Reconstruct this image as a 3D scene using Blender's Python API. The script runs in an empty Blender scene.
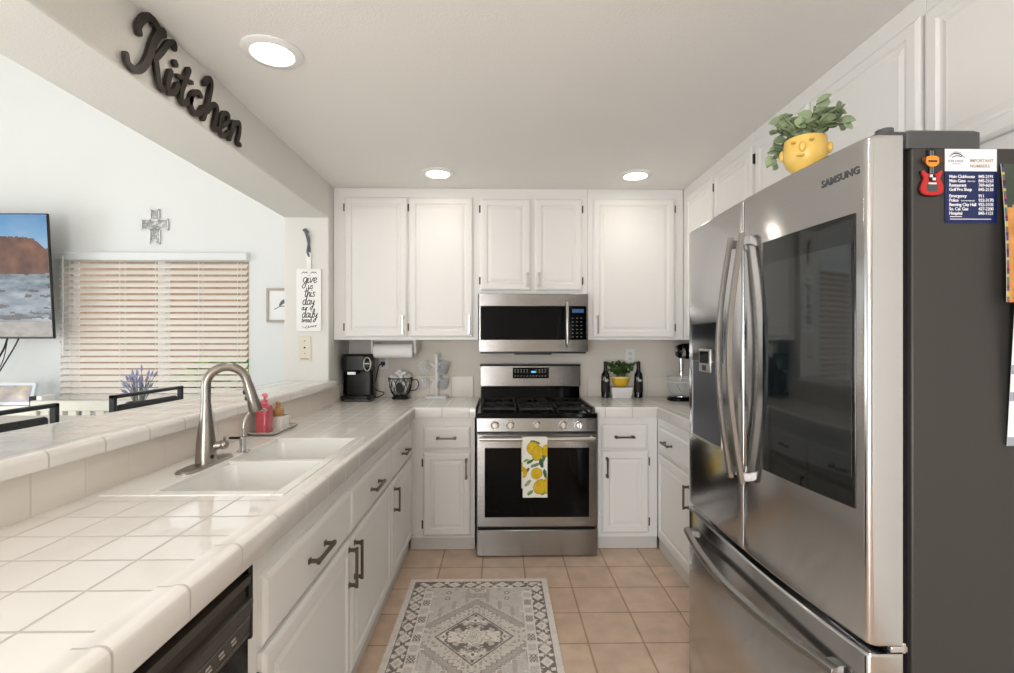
import bpy, bmesh, math, random
from mathutils import Matrix, Vector
random.seed(7)
S = bpy.context.scene
COL = S.collection

# ------------------------------------------------------------------ camera, sky, light, exposure
FPX = 494.0
cam_d = bpy.data.cameras.new('camera'); cam = bpy.data.objects.new('camera', cam_d); COL.objects.link(cam)
cam_d.sensor_width = 36.0; cam_d.sensor_fit = 'HORIZONTAL'
cam_d.lens = 36.0 * FPX / 1014.0
cam_d.shift_y = 4.5 / 1014.0
cam_d.clip_start = 0.02
cam.location = (0, 0, 1.36)
cam.rotation_euler = (math.pi / 2, 0, -math.atan(8 / 494.0))
S.camera = cam
S.view_settings.view_transform = 'Standard'; S.view_settings.look = 'None'
S.view_settings.gamma = 1.0; S.view_settings.use_curve_mapping = False
S.view_settings.exposure = 0.38

w = bpy.data.worlds.new('sky'); S.world = w; w.use_nodes = True
bg = w.node_tree.nodes['Background']
bg.inputs[0].default_value = (0.93, 0.97, 1.0, 1); bg.inputs[1].default_value = 1.3

def lamp(name, kind, loc, rot, energy, color=(1, 1, 1), **kw):
    d = bpy.data.lights.new(name, kind); d.energy = energy; d.color = color
    for k, v in kw.items(): setattr(d, k, v)
    o = bpy.data.objects.new(name, d); COL.objects.link(o); o.location = loc; o.rotation_euler = rot
    return o
# low sun through the added patio opening lands on the dining floor, hidden behind the bar, and bounces up
lamp('sun', 'SUN', (0, 0, 8), (math.radians(54), 0, math.radians(-70)), 3.4, (1, .98, .95), angle=.01)
# unseen fill lamps added at the dining side's patio opening and behind the kitchen
lamp('patio_fill', 'AREA', (-5.9, -.4, .95), (0, math.radians(-118), 0), 55, (.90, .96, 1.0), shape='RECTANGLE', size=1.6, size_y=3.6)
lamp('rear_fill', 'AREA', (-1.0, -2.75, 1.0), (math.radians(88), 0, math.radians(-8)), 80, (.98, .98, 1.0), shape='RECTANGLE', size=1.15, size_y=1.8)

# ------------------------------------------------------------------ materials
def lin(c):
    r = []
    for v in c[:3]:
        v = v / 255.0
        r.append(v / 12.92 if v <= .04045 else ((v + .055) / 1.055) ** 2.4)
    return (*r, 1)
MATS = {}
def mat(name, rgb, rough=.5, metal=0.0, var=.04, scale=12.0, bump=0.0, bscale=80.0, spec=.5, coat=0.0,
        trans=0.0, ior=1.45, emit=None, estr=0.0, stretch=None, attr=False, sheen=0.0, alpha=1.0, aniso=0.0):
    if name in MATS: return MATS[name]
    m = bpy.data.materials.new(name); m.use_nodes = True
    nt = m.node_tree; N = nt.nodes; L = nt.links
    p = N['Principled BSDF']
    c = lin(rgb)
    tc = N.new('ShaderNodeTexCoord')
    src = tc.outputs['Object']
    if stretch:
        mp = N.new('ShaderNodeMapping'); mp.inputs['Scale'].default_value = stretch
        L.new(src, mp.inputs[0]); src = mp.outputs[0]
    nz = N.new('ShaderNodeTexNoise'); nz.inputs['Scale'].default_value = scale; nz.inputs['Detail'].default_value = 4
    L.new(src, nz.inputs['Vector'])
    mx = N.new('ShaderNodeMix'); mx.data_type = 'RGBA'
    mx.inputs[6].default_value = (c[0] * (1 - var), c[1] * (1 - var), c[2] * (1 - var), 1)
    mx.inputs[7].default_value = (min(1, c[0] * (1 + var)), min(1, c[1] * (1 + var)), min(1, c[2] * (1 + var)), 1)
    L.new(nz.outputs['Fac'], mx.inputs[0])
    out = mx.outputs[2]
    if attr:
        at = N.new('ShaderNodeVertexColor'); at.layer_name = 'Col'
        ml = N.new('ShaderNodeMix'); ml.data_type = 'RGBA'; ml.blend_type = 'MULTIPLY'; ml.inputs[0].default_value = 1
        L.new(out, ml.inputs[6]); L.new(at.outputs[0], ml.inputs[7]); out = ml.outputs[2]
    L.new(out, p.inputs['Base Color'])
    p.inputs['Roughness'].default_value = rough; p.inputs['Metallic'].default_value = metal
    p.inputs['Specular IOR Level'].default_value = spec; p.inputs['Coat Weight'].default_value = coat
    p.inputs['Transmission Weight'].default_value = trans; p.inputs['IOR'].default_value = ior
    p.inputs['Sheen Weight'].default_value = sheen; p.inputs['Alpha'].default_value = alpha
    if aniso:
        p.inputs['Anisotropic'].default_value = aniso; p.inputs['Anisotropic Rotation'].default_value = .25
    if emit is not None:
        if attr and emit == 'attr': L.new(out, p.inputs['Emission Color'])
        else: p.inputs['Emission Color'].default_value = lin(emit)
        p.inputs['Emission Strength'].default_value = estr
    if bump:
        n2 = N.new('ShaderNodeTexNoise'); n2.inputs['Scale'].default_value = bscale; n2.inputs['Detail'].default_value = 3
        L.new(src, n2.inputs['Vector'])
        b = N.new('ShaderNodeBump'); b.inputs['Strength'].default_value = bump; b.inputs['Distance'].default_value = .004
        L.new(n2.outputs['Fac'], b.inputs['Height']); L.new(b.outputs[0], p.inputs['Normal'])
    MATS[name] = m
    return m

def tilemat(name, c1, c2, grout, tw, th, mortar, off=(0, 0), axes='xy', rough=.15, var=.06, bump=.5, dirt=0.0, wob=0.0, smooth=.3):
    m = bpy.data.materials.new(name); m.use_nodes = True
    nt = m.node_tree; N = nt.nodes; L = nt.links; p = N['Principled BSDF']
    tc = N.new('ShaderNodeTexCoord'); sp = N.new('ShaderNodeSeparateXYZ'); L.new(tc.outputs['Object'], sp.inputs[0])
    cb = N.new('ShaderNodeCombineXYZ')
    for i, a in enumerate(axes):
        ad = N.new('ShaderNodeMath'); ad.operation = 'ADD'; ad.inputs[1].default_value = -off[i] + 50 * (tw if i == 0 else th)
        L.new(sp.outputs['xyz'.index(a)], ad.inputs[0]); L.new(ad.outputs[0], cb.inputs[i])
    br = N.new('ShaderNodeTexBrick'); br.offset = 0; br.squash = 1
    br.inputs['Scale'].default_value = 1; br.inputs['Brick Width'].default_value = tw; br.inputs['Row Height'].default_value = th
    br.inputs['Mortar Size'].default_value = mortar; br.inputs['Mortar Smooth'].default_value = smooth
    br.inputs['Color1'].default_value = lin(c1); br.inputs['Color2'].default_value = lin(c2); br.inputs['Mortar'].default_value = lin(grout)
    L.new(cb.outputs[0], br.inputs[0])
    nz = N.new('ShaderNodeTexNoise'); nz.inputs['Scale'].default_value = 9; nz.inputs['Detail'].default_value = 5
    L.new(tc.outputs['Object'], nz.inputs['Vector'])
    mr = N.new('ShaderNodeMapRange'); mr.inputs['From Min'].default_value = .3; mr.inputs['From Max'].default_value = .7
    mr.inputs['To Min'].default_value = 1 - var; mr.inputs['To Max'].default_value = 1 + var * .5
    L.new(nz.outputs['Fac'], mr.inputs[0])
    ml = N.new('ShaderNodeMix'); ml.data_type = 'RGBA'; ml.blend_type = 'MULTIPLY'; ml.inputs[0].default_value = 1
    L.new(br.outputs['Color'], ml.inputs[6]); L.new(mr.outputs[0], ml.inputs[7])
    L.new(ml.outputs[2], p.inputs['Base Color'])
    rr = N.new('ShaderNodeMapRange'); rr.inputs['To Min'].default_value = rough; rr.inputs['To Max'].default_value = .7
    L.new(br.outputs['Fac'], rr.inputs[0]); L.new(rr.outputs[0], p.inputs['Roughness'])
    inv = N.new('ShaderNodeMath'); inv.operation = 'SUBTRACT'; inv.inputs[0].default_value = 1; L.new(br.outputs['Fac'], inv.inputs[1])
    h = inv.outputs[0]
    if wob:
        n3 = N.new('ShaderNodeTexNoise'); n3.inputs['Scale'].default_value = 5; L.new(tc.outputs['Object'], n3.inputs['Vector'])
        ma = N.new('ShaderNodeMath'); ma.operation = 'MULTIPLY_ADD'; ma.inputs[1].default_value = wob
        L.new(n3.outputs['Fac'], ma.inputs[0]); L.new(h, ma.inputs[2]); h = ma.outputs[0]
    b = N.new('ShaderNodeBump'); b.inputs['Strength'].default_value = bump; b.inputs['Distance'].default_value = .003
    L.new(h, b.inputs['Height']); L.new(b.outputs[0], p.inputs['Normal'])
    return m

M_wall = mat('wall_paint', (228, 227, 222), .85, var=.015, scale=3, bump=.25, bscale=160)
M_dining = mat('dining_wall_paint', (228, 231, 231), .85, var=.015, scale=3, bump=.2, bscale=160)
M_ceil = mat('ceiling_paint', (240, 238, 234), .9, var=.015, scale=3, bump=.35, bscale=130)
M_cab = mat('cabinet_paint', (232, 231, 228), .38, var=.012, scale=4)
M_trimw = mat('white_trim_paint', (236, 236, 234), .4, var=.01)
M_floor = tilemat('floor_tile', (216, 192, 170), (207, 181, 158), (174, 147, 126), .2515, .2515, .005, off=(.4025, 2.215), rough=.32, var=.16, bump=.35)
M_dfloor = tilemat('dining_floor_bounce_tile', (236, 234, 230), (230, 228, 224), (205, 202, 198), .33, .33, .005, rough=.4)  # unseen floor, pale tone chosen to bounce light up to the header
TC, TC2, TG = (245, 242, 238), (241, 237, 232), (204, 198, 191)
M_ctop = tilemat('counter_tile', TC, TC2, TG, .1215, .1215, .0035, off=(-.597, .750), rough=.05, var=.02, wob=.12)
M_nose_y = tilemat('edge_tile_along_depth', TC, TC2, TG, .177, 9.0, .003, off=(.885, 3), axes='yz', rough=.12, var=.02)
M_nose_x = tilemat('edge_tile_along_width', TC, TC2, TG, .177, 9.0, .003, off=(-.37, 3), axes='xz', rough=.12, var=.02)
M_bs_y = tilemat('splash_tile_along_depth', (242, 234, 224), (240, 231, 221), (230, 221, 211), .162, 9.0, .003, off=(.750, 3), axes='yz', rough=.14, var=.02)
M_bs_x = tilemat('splash_tile_along_width', (234, 226, 216), (230, 222, 212), (215, 207, 198), .17, 9.0, .003, off=(-.37, 3), axes='xz', rough=.3, var=.02)
M_btop = tilemat('bar_tile', TC, TC2, TG, .1215, .1215, .0035, off=(-1.165, .750), rough=.05, var=.02, wob=.12)
M_steel = mat('brushed_steel', (150, 148, 145), .27, 1.0, var=.05, scale=6, stretch=(2, 2, 180), bump=.03, bscale=8, aniso=.8)
M_steelv = mat('fridge_steel', (196, 196, 197), .15, 1.0, var=.03, scale=5, stretch=(2, 2, 150), bump=.015, bscale=5, aniso=.75)
M_fridge_side = mat('fridge_side_paint', (62, 60, 58), .42, .3, var=.03)
M_dkgrey = mat('dark_grey_plastic', (70, 71, 73), .45, var=.03)
M_nickel = mat('brushed_nickel', (158, 152, 144), .3, 1.0, var=.05, scale=40)
M_pull = mat('dark_nickel_pull', (110, 101, 92), .35, 1.0, var=.06, scale=40)
M_pullb = mat('bright_nickel_pull', (190, 187, 182), .28, 1.0, var=.05, scale=40)
M_thin = mat('thin_clear_glass', (240, 244, 246), .04, var=0, spec=.9, alpha=.13)
M_chrome = mat('chrome', (205, 205, 206), .12, 1.0, var=.02)
M_hinge = mat('hinge_metal', (70, 64, 58), .4, .8, var=.05)
M_black = mat('black_plastic', (14, 14, 15), .35, var=.1)
M_blackgloss = mat('black_gloss', (7, 7, 8), .06, var=.1, spec=.16)
M_screen = mat('screen_black', (8, 9, 10), .05, var=.1, spec=.7)
M_blackmat = mat('black_matte', (20, 19, 18), .6, var=.15, scale=30)
M_iron = mat('cast_iron', (15, 15, 15), .55, var=.2, scale=60, bump=.2, bscale=200)
M_white = mat('white_plastic', (238, 238, 236), .35, var=.01)
M_sink = mat('sink_enamel', (243, 242, 238), .14, var=.01)
M_bronze = mat('dark_sign_metal', (46, 38, 33), .5, .25, var=.12, scale=20)
M_clear = mat('clear_glass', (245, 248, 248), .02, var=0, trans=1.0, ior=1.3)
M_pane = mat('window_glass', (252, 254, 254), .0, var=0, trans=1.0, ior=1.02)
M_dispblue = mat('display_glow', (30, 60, 90), .2, emit=(90, 170, 220), estr=1.2)

# ------------------------------------------------------------------ mesh helpers
class B:
    def __init__(s): s.bm = bmesh.new()
    def box(s, x0, x1, y0, y1, z0, z1, m=None):
        v = [s.bm.verts.new(Vector((x, y, z))) for z in (z0, z1) for y in (y0, y1) for x in (x0, x1)]
        if m is not None:
            for q in v: q.co = m @ q.co
        for f in ((0, 2, 3, 1), (4, 5, 7, 6), (0, 1, 5, 4), (2, 6, 7, 3), (0, 4, 6, 2), (1, 3, 7, 5)):
            s.bm.faces.new([v[i] for i in f])
        return s
    def ring(s, pts): return [s.bm.verts.new(Vector(p)) for p in pts]
    def loft(s, rings, cap=True, closed=True, endcap=(True, True)):
        vs = [s.ring(r) for r in rings]; n = len(vs[0])
        for a, b in zip(vs, vs[1:]):
            for i in range(n if closed else n - 1):
                j = (i + 1) % n
                try: s.bm.faces.new((a[i], a[j], b[j], b[i]))
                except ValueError: pass
        if cap and closed:
            if endcap[0]: s.bm.faces.new(vs[0][::-1])
            if endcap[1]: s.bm.faces.new(vs[-1])
        return s
    def lathe(s, prof, c=(0, 0, 0), n=28, axis='z', sx=1, sy=1):
        rings = []
        for r, h in prof:
            r = max(r, .0002); ring = []
            for i in range(n):
                a = 2 * math.pi * i / n; x, y = r * math.cos(a) * sx, r * math.sin(a) * sy
                p = (x, y, h) if axis == 'z' else ((h, x, y) if axis == 'x' else (y, h, x))
                ring.append((c[0] + p[0], c[1] + p[1], c[2] + p[2]))
            rings.append(ring)
        return s.loft(rings)
    def cyl(s, c, r, h, axis='z', n=24): return s.lathe([(r, 0), (r, h)], c, n, axis)
    def tube(s, pts, r, n=10, closed=False):
        P = [Vector(p) for p in pts]; rings = []; up = None
        R = r if isinstance(r, (list, tuple)) else [r] * len(P)
        for i, p in enumerate(P):
            if closed: t = P[(i + 1) % len(P)] - P[i - 1]
            else: t = P[min(i + 1, len(P) - 1)] - P[max(i - 1, 0)]
            t.normalize()
            if up is None:
                up = Vector((0, 0, 1)) if abs(t.z) < .9 else Vector((0, 1, 0))
            a = t.cross(up)
            if a.length < 1e-5: a = t.orthogonal()
            a.normalize(); b = a.cross(t).normalized(); up = b
            rings.append([p + (a * math.cos(2 * math.pi * k / n) + b * math.sin(2 * math.pi * k / n)) * R[i] for k in range(n)])
        if closed: rings.append(rings[0]); return s.loft(rings, cap=False)
        return s.loft(rings)
    def prism(s, poly, z0, z1, m=None):
        a = [Vector((p[0], p[1], z0)) for p in poly]; b = [Vector((p[0], p[1], z1)) for p in poly]
        if m is not None: a = [m @ q for q in a]; b = [m @ q for q in b]
        return s.loft([a, b])
    def sphere(s, c, r, sx=1, sy=1, sz=1, n=16, k=10):
        rings = []
        for i in range(k + 1):
            t = math.pi * i / k; rr = max(math.sin(t), .002) * r
            rings.append([(c[0] + rr * math.cos(2 * math.pi * j / n) * sx, c[1] + rr * math.sin(2 * math.pi * j / n) * sy, c[2] - math.cos(t) * r * sz) for j in range(n)])
        return s.loft(rings)
    def build(s, name, m, parent=None, bevel=0, seg=2, smooth=True, angle=35, loc=None, mw=None):
        bmesh.ops.recalc_face_normals(s.bm, faces=s.bm.faces)
        me = bpy.data.meshes.new(name); s.bm.to_mesh(me); s.bm.free()
        if mw is not None: me.transform(mw)
        me.materials.append(m)
        o = bpy.data.objects.new(name, me); COL.objects.link(o)
        if parent is not None: o.parent = parent
        if loc: o.location = loc
        if bevel:
            bv = o.modifiers.new('bevel', 'BEVEL'); bv.width = bevel; bv.segments = seg; bv.limit_method = 'ANGLE'; bv.angle_limit = math.radians(40)
            bv.harden_normals = False
        if smooth:
            for p in me.polygons: p.use_smooth = True
            me.set_sharp_from_angle(angle=math.radians(angle))
        return o

def tag(o, label=None, cat=None, group=None, kind=None):
    if label: o['label'] = label
    if cat: o['category'] = cat
    if group: o['group'] = group
    if kind: o['kind'] = kind
    return o
def thing(name, label, cat, loc=(0, 0, 0), rz=0, group=None):
    o = bpy.data.objects.new(name, None); COL.objects.link(o); o.location = loc; o.rotation_euler = (0, 0, rz); o.empty_display_size = .1
    return tag(o, label, cat, group)
def structure(o): o['kind'] = 'structure'; return o
def copy_tree(o, parent=None):
    c = o.copy(); COL.objects.link(c)
    if parent is not None: c.parent = parent
    for ch in list(o.children): copy_tree(ch, c)
    return c
def catmull(pts, n=6):
    P = [Vector(p) for p in pts]; P = [P[0] * 2 - P[1]] + P + [P[-1] * 2 - P[-2]]; out = []
    for i in range(1, len(P) - 2):
        for k in range(n):
            t = k / n; a, b, c, d = P[i - 1], P[i], P[i + 1], P[i + 2]
            out.append(.5 * ((2 * b) + (c - a) * t + (2 * a - 5 * b + 4 * c - d) * t * t + (3 * b - a - 3 * c + d) * t ** 3))
    out.append(P[-2]); return out
def rrect(x0, x1, y0, y1, r, z=0, n=6):
    out = []
    for cx, cy, a0 in ((x1 - r, y1 - r, 0), (x0 + r, y1 - r, 90), (x0 + r, y0 + r, 180), (x1 - r, y0 + r, 270)):
        for k in range(n + 1):
            a = math.radians(a0 + 90 * k / n); out.append((cx + r * math.cos(a), cy + r * math.sin(a), z))
    return out
def stroke(b, pts, wd, t0, t1, m, n=6):
    """flat brush stroke along 2D points: solid ribbon with rounded ends, thickness t0..t1"""
    C = catmull([(p[0], p[1], 0) for p in pts], n)
    W = wd if callable(wd) else (lambda u: wd)
    Lf, Rt = [], []; k = len(C)
    for i, p in enumerate(C):
        t = (C[min(i + 1, k - 1)] - C[max(i - 1, 0)]).normalized(); nn = Vector((-t.y, t.x, 0)); h = W(i / (k - 1)) / 2
        Lf.append(p + nn * h); Rt.append(p - nn * h)
    t0v = (C[0] - C[1]).normalized(); t1v = (C[-1] - C[-2]).normalized(); h0, h1 = W(0) / 2, W(1) / 2
    def q(p, z): return m @ Vector((p.x, p.y, z))
    # quads strip keeps concave strokes sound
    vs = []
    Lf = [C[0] + t0v * h0 * .7 + (Lf[0] - C[0]) * .55] + Lf + [C[-1] + t1v * h1 * .7 + (Lf[-1] - C[-1]) * .55]
    Rt = [C[0] + t0v * h0 * .7 + (Rt[0] - C[0]) * .55] + Rt + [C[-1] + t1v * h1 * .7 + (Rt[-1] - C[-1]) * .55]
    rings = [[q(a, t0), q(c, t0), q(c, t1), q(a, t1)] for a, c in zip(Lf, Rt)]
    b.loft(rings)
def text_mesh(name, body, size, m, parent, mw, ext=.0004, align='LEFT', shear=0.0, bold=0.0, spacing=1.0):
    cu = bpy.data.curves.new(name, 'FONT'); cu.body = body; cu.size = size; cu.extrude = ext; cu.align_x = align
    cu.shear = shear; cu.offset = bold; cu.space_character = spacing; cu.resolution_u = 3
    o = bpy.data.objects.new(name, cu); COL.objects.link(o)
    dg = bpy.context.evaluated_depsgraph_get(); dg.update()
    me = bpy.data.meshes.new_from_object(o.evaluated_get(dg)); bpy.data.objects.remove(o)
    me.transform(mw); me.materials.clear(); me.materials.append(m); me.name = name
    r = bpy.data.objects.new(name, me); COL.objects.link(r)
    if parent is not None: r.parent = parent
    return r
def basis(o, u, v):
    u, v, o = Vector(u), Vector(v), Vector(o); n = u.cross(v)
    return Matrix(((u.x, v.x, n.x, o.x), (u.y, v.y, n.y, o.y), (u.z, v.z, n.z, o.z), (0, 0, 0, 1)))
def picture(name, w_, h_, nx, ny, fn, m, parent, mw, thick=.004, bend=None):
    """a thin slab whose front carries a painted picture (one colour per face)"""
    b = bmesh.new(); cl = b.loops.layers.color.new('Col')
    bd = bend or (lambda u, v: 0.0)
    V = [[b.verts.new((w_ * i / nx, h_ * j / ny, bd(i / nx, j / ny))) for i in range(nx + 1)] for j in range(ny + 1)]
    K = [[b.verts.new((w_ * i / nx, h_ * j / ny, bd(i / nx, j / ny) - thick)) for i in range(nx + 1)] for j in range(ny + 1)]
    def pc(f, c):
        for l in f.loops: l[cl] = c
    for j in range(ny):
        for i in range(nx):
            c = fn((i + .5) / nx, (j + .5) / ny)
            c = (*[max(0, min(255, q)) / 255 for q in c], 1)
            pc(b.faces.new((V[j][i], V[j][i + 1], V[j + 1][i + 1], V[j + 1][i])), c)
            pc(b.faces.new((K[j][i], K[j + 1][i], K[j + 1][i + 1], K[j][i + 1])), c)
    edge = [V[0][i] for i in range(nx)] + [V[j][nx] for j in range(ny)] + [V[ny][i] for i in range(nx, 0, -1)] + [V[j][0] for j in range(ny, 0, -1)]
    back = [K[0][i] for i in range(nx)] + [K[j][nx] for j in range(ny)] + [K[ny][i] for i in range(nx, 0, -1)] + [K[j][0] for j in range(ny, 0, -1)]
    for i in range(len(edge)):
        k = (i + 1) % len(edge)
        pc(b.faces.new((edge[i], back[i], back[k], edge[k])), (.85, .85, .83, 1))
    me = bpy.data.meshes.new(name); b.to_mesh(me); b.free(); me.transform(mw); me.materials.append(m)
    o = bpy.data.objects.new(name, me); COL.objects.link(o)
    if parent is not None: o.parent = parent
    return o
def hsh(i, j, k=0): 
    x = math.sin(i * 127.1 + j * 311.7 + k * 74.7) * 43758.5453
    return x - math.floor(x)
def vnoise(x, y, k=0):
    i, j = math.floor(x), math.floor(y); u, v = x - i, y - j; u = u * u * (3 - 2 * u); v = v * v * (3 - 2 * v)
    return (hsh(i, j, k) * (1 - u) + hsh(i + 1, j, k) * u) * (1 - v) + (hsh(i, j + 1, k) * (1 - u) + hsh(i + 1, j + 1, k) * u) * v
def fbm(x, y, k=0): return .55 * vnoise(x, y, k) + .3 * vnoise(2.1 * x, 2.1 * y, k + 1) + .15 * vnoise(4.3 * x, 4.3 * y, k + 2)

# ------------------------------------------------------------------ the room
YW, XR, XL, XLO, ZC = 3.86, 1.635, -1.165, -1.469, 2.438
structure(B().box(XLO, XR + .12, -2.9, YW + .15, -.08, 0).build('floor', M_floor, smooth=False))
structure(B().box(-6.2, XLO, -2.9, YW + .15, -.08, 0).build('floor_dining', M_dfloor, smooth=False))
structure(B().box(XL, XR + .12, -2.9, YW + .15, ZC, ZC + .12).build('ceiling', M_ceil, smooth=False))
structure(B().box(-6.2, XLO, -2.9, YW + .15, 4.5, 4.62).build('ceiling_dining', M_ceil, smooth=False))
structure(B().box(XR, XR + .12, -2.9, YW + .15, 0, ZC).build('wall_right', M_wall, smooth=False))
WX0, WX1, WZ0, WZ1 = -3.375, -1.935, .90, 2.03
b = B(); b.box(XLO - .01, XR, YW, YW + .15, 0, 4.5)
structure(b.build('wall_back', mat('warm_wall_paint', (228, 221, 211), .8, var=.015, scale=3, bump=.25, bscale=160), smooth=False))
b = B(); b.box(-6.2, WX0, YW, YW + .15, 0, 4.5); b.box(WX1, XLO - .01, YW, YW + .15, 0, 4.5)
b.box(WX0, WX1, YW, YW + .15, 0, WZ0); b.box(WX0, WX1, YW, YW + .15, WZ1, 4.5)
structure(b.build('wall_dining', M_dining, smooth=False))
# pass-through: low wall, end column, header with the upper wall above it
b = B(); b.box(XLO, XL, -.6, 3.4, 0, 1.045)
structure(b.build('wall_low_divider', M_wall, smooth=False))
b = B(); b.box(XLO, XL, 3.4, YW, 0, 4.5); b.box(XLO, XL, -.6, 3.4, 2.203, 4.5); b.box(XLO, XL, -2.9, -.6, ZC, 4.5)
structure(b.build('wall_left', M_wall, bevel=.008, smooth=False))
# unseen walls of dining side and kitchen rear, openings added to let light in
b = B(); b.box(-6.3, -6.2, 2.6, YW + .15, 0, 4.5); b.box(-6.3, -6.2, -2.9, -2.2, 0, 4.5); b.box(-6.3, -6.2, -2.2, 2.6, 3.2, 4.5)
structure(b.build('wall_far_left', M_dining, smooth=False))
b = B(); b.box(-6.3, -5.4, -3.0, -2.9, 0, 4.5); b.box(-2.6, -1.62, -3.0, -2.9, 0, 4.5); b.box(-.38, XR + .12, -3.0, -2.9, 0, 4.5); b.box(-5.4, -2.6, -3.0, -2.9, 2.3, 4.5); b.box(-1.62, -.38, -3.0, -2.9, 2.3, 4.5)
structure(b.build('wall_rear', M_wall, smooth=False))

# ------------------------------------------------------------------ outside the window
M_ground = mat('garden_gravel', (176, 160, 140), .9, var=.2, scale=20)
M_block = tilemat('garden_block_wall', (152, 126, 105), (142, 117, 97), (120, 101, 86), .4, .2, .012, axes='xz', rough=.85, var=.15)
M_hedge = mat('hedge_leaf', (104, 132, 60), .6, var=.4, scale=9)
structure(B().box(-30, 30, YW + .15, 30, -.15, -.05).build('ground_outside', M_ground, smooth=False))
structure(B().box(-30, 30, -30, -3.0, -.15, -.05).build('ground_rear', M_ground, smooth=False))
structure(B().box(-30, -6.3, -3, YW + .15, -.15, -.05).build('ground_patio', M_ground, smooth=False))
g = B().box(-12, 8, 9.2, 9.4, -.05, 3.2).build('garden_wall', M_block, smooth=False)
tag(g, 'tan block garden wall seen between the blind slats', 'garden wall', kind='structure')
def bush(x, y, rx, h, lab, sd):
    rnd = random.Random(sd); t = thing('garden_shrub', lab, 'shrub', (x, y, -.05))
    b = B()
    for k in range(420):
        a = rnd.random() * 6.28; ph = rnd.random() ** .6; z = h * rnd.random()
        rr = rx * math.sqrt(max(.05, 1 - (2 * z / h - 1) ** 2)) * ph ** .4
        c = Vector((rr * math.cos(a), rr * math.sin(a) * .6, z)); u = Vector((rnd.uniform(-1, 1), rnd.uniform(-1, 1), rnd.uniform(-.4, 1))).normalized()
        v = u.orthogonal().normalized(); s_ = rnd.uniform(.06, .11)
        p = [c - u * s_, c + v * s_ * .45, c + u * s_, c - v * s_ * .45]; n_ = u.cross(v) * .012
        b.loft([[q - n_ for q in p], [q + n_ for q in p]])
    b.build('foliage', M_hedge, t, smooth=False)
    b = B()
    for k in range(5):
        a = k * 1.3; b.tube([(0, 0, 0), (.12 * math.cos(a), .1 * math.sin(a), h * .4), (rx * .6 * math.cos(a), rx * .4 * math.sin(a), h * .8)], [.03, .02, .008])
    b.build('stem', mat('bark', (96, 76, 58), .8, var=.2), t)
bush(-4.2, 7.6, .8, 1.15, 'green shrub outside the right half of the window, behind the blind', 1)
bush(-5.4, 8.2, .6, .8, 'low green shrub outside the window, left of the taller one', 2)

# ------------------------------------------------------------------ window, blind
wf = thing('window_1', 'sliding window behind the blind', 'window', (WX0, YW, WZ0)); wf['kind'] = 'structure'
b = B(); W_, H_ = WX1 - WX0, WZ1 - WZ0
for a in ((0, W_, 0, .04), (0, W_, H_ - .04, H_), (0, .04, 0, H_), (W_ - .04, W_, 0, H_), (W_ / 2 - .03, W_ / 2 + .03, 0, H_)): b.box(a[0], a[1], .07, .13, a[2], a[3])
b.build('window_frame', M_white, wf, bevel=.004)
B().box(.04, W_ - .04, .098, .102, .04, H_ - .04).build('window_pane', M_pane, wf, smooth=False)
b = B(); b.box(-.03, W_ + .03, -.03, .0, -.03, 0); b.build('window_sill', M_white, wf, bevel=.004)

M_slat = mat('blind_slat', (248, 243, 236), .5, var=.02)
bl = thing('window_blind', 'white horizontal slatted blind covering the dining window', 'blind', (WX0 + .01, YW - .012, WZ0))
BW = W_ - .02
b = B(); nS = 22; sp = (H_ - .075) / nS
rot = Matrix.Rotation(math.radians(42), 4, 'X')
for k in range(nS):
    z = .03 + sp * k
    m = Matrix.Translation((0, .0, z)) @ rot
    b.box(0.0, BW, -.025, .025, -.0012, .0012, m)
sl = b.build('slats', M_slat, bl, smooth=False)
b = B(); b.box(-.015, BW + .015, -.038, .03, H_ - .052, H_ + .008); b.build('valance', mat('valance_white', (226, 230, 232), .5, var=.01), bl, bevel=.006)
b = B(); b.box(0, BW, -.022, .022, -.012, .006); b.build('bottom_rail', M_slat, bl, bevel=.003)
for x in (.09, BW * .33, BW * .52, BW * .75, BW - .06):
    b = B(); b.cyl((x, -.027, 0), .0016, H_ - .06, n=6); b.cyl((x, .027, 0), .0016, H_ - .06, n=6); b.build('ladder_cord', M_white, bl)
b = B(); b.cyl((.05, -.04, H_ * .32), .006, H_ * .66, n=8); b.build('tilt_wand', M_white, bl)

# ------------------------------------------------------------------ recessed lights
M_glow = mat('lamp_glow', (255, 248, 236), .4, emit=(255, 244, 226), estr=14)
for x, y, lab in ((-.845, 1.857, 'round recessed ceiling light nearest the camera, by the sign'),
                  (-.392, 3.177, 'round recessed ceiling light above the tall left wall cabinets'),
                  (.886, 3.194, 'round recessed ceiling light before the tall right wall cabinet'),
                  (-.845, -.55, 'added unseen recessed fill light behind the camera on the sink side'),  # out-of-view fixture added to fill the near worktop
                  (.30, .35, 'added unseen recessed fill light above the camera in the middle of the aisle')):  # out-of-view fixture added to brighten floor and rug
    t = thing('recessed_light', lab, 'ceiling light', (x, y, ZC), group='recessed ceiling lights')
    b = B(); b.lathe([(.068, -.004), (.068, -.0005), (.108, -.0005), (.108, -.004), (.098, -.010), (.078, -.012), (.068, -.004)], n=40); b.build('trim_ring', M_white, t)
    b = B(); b.lathe([(.0675, -.0065), (.0675, -.001)], n=40); b.build('lamp_lens', M_glow, t)
    lamp('recessed_lamp', 'SPOT', (x, y, ZC - .03), (0, 0, 0), 3.6 if y > 1 else (9 if x < 0 else 22), (1, .94, .86), spot_size=math.radians(135), spot_blend=1.0, shadow_soft_size=.06)

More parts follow.
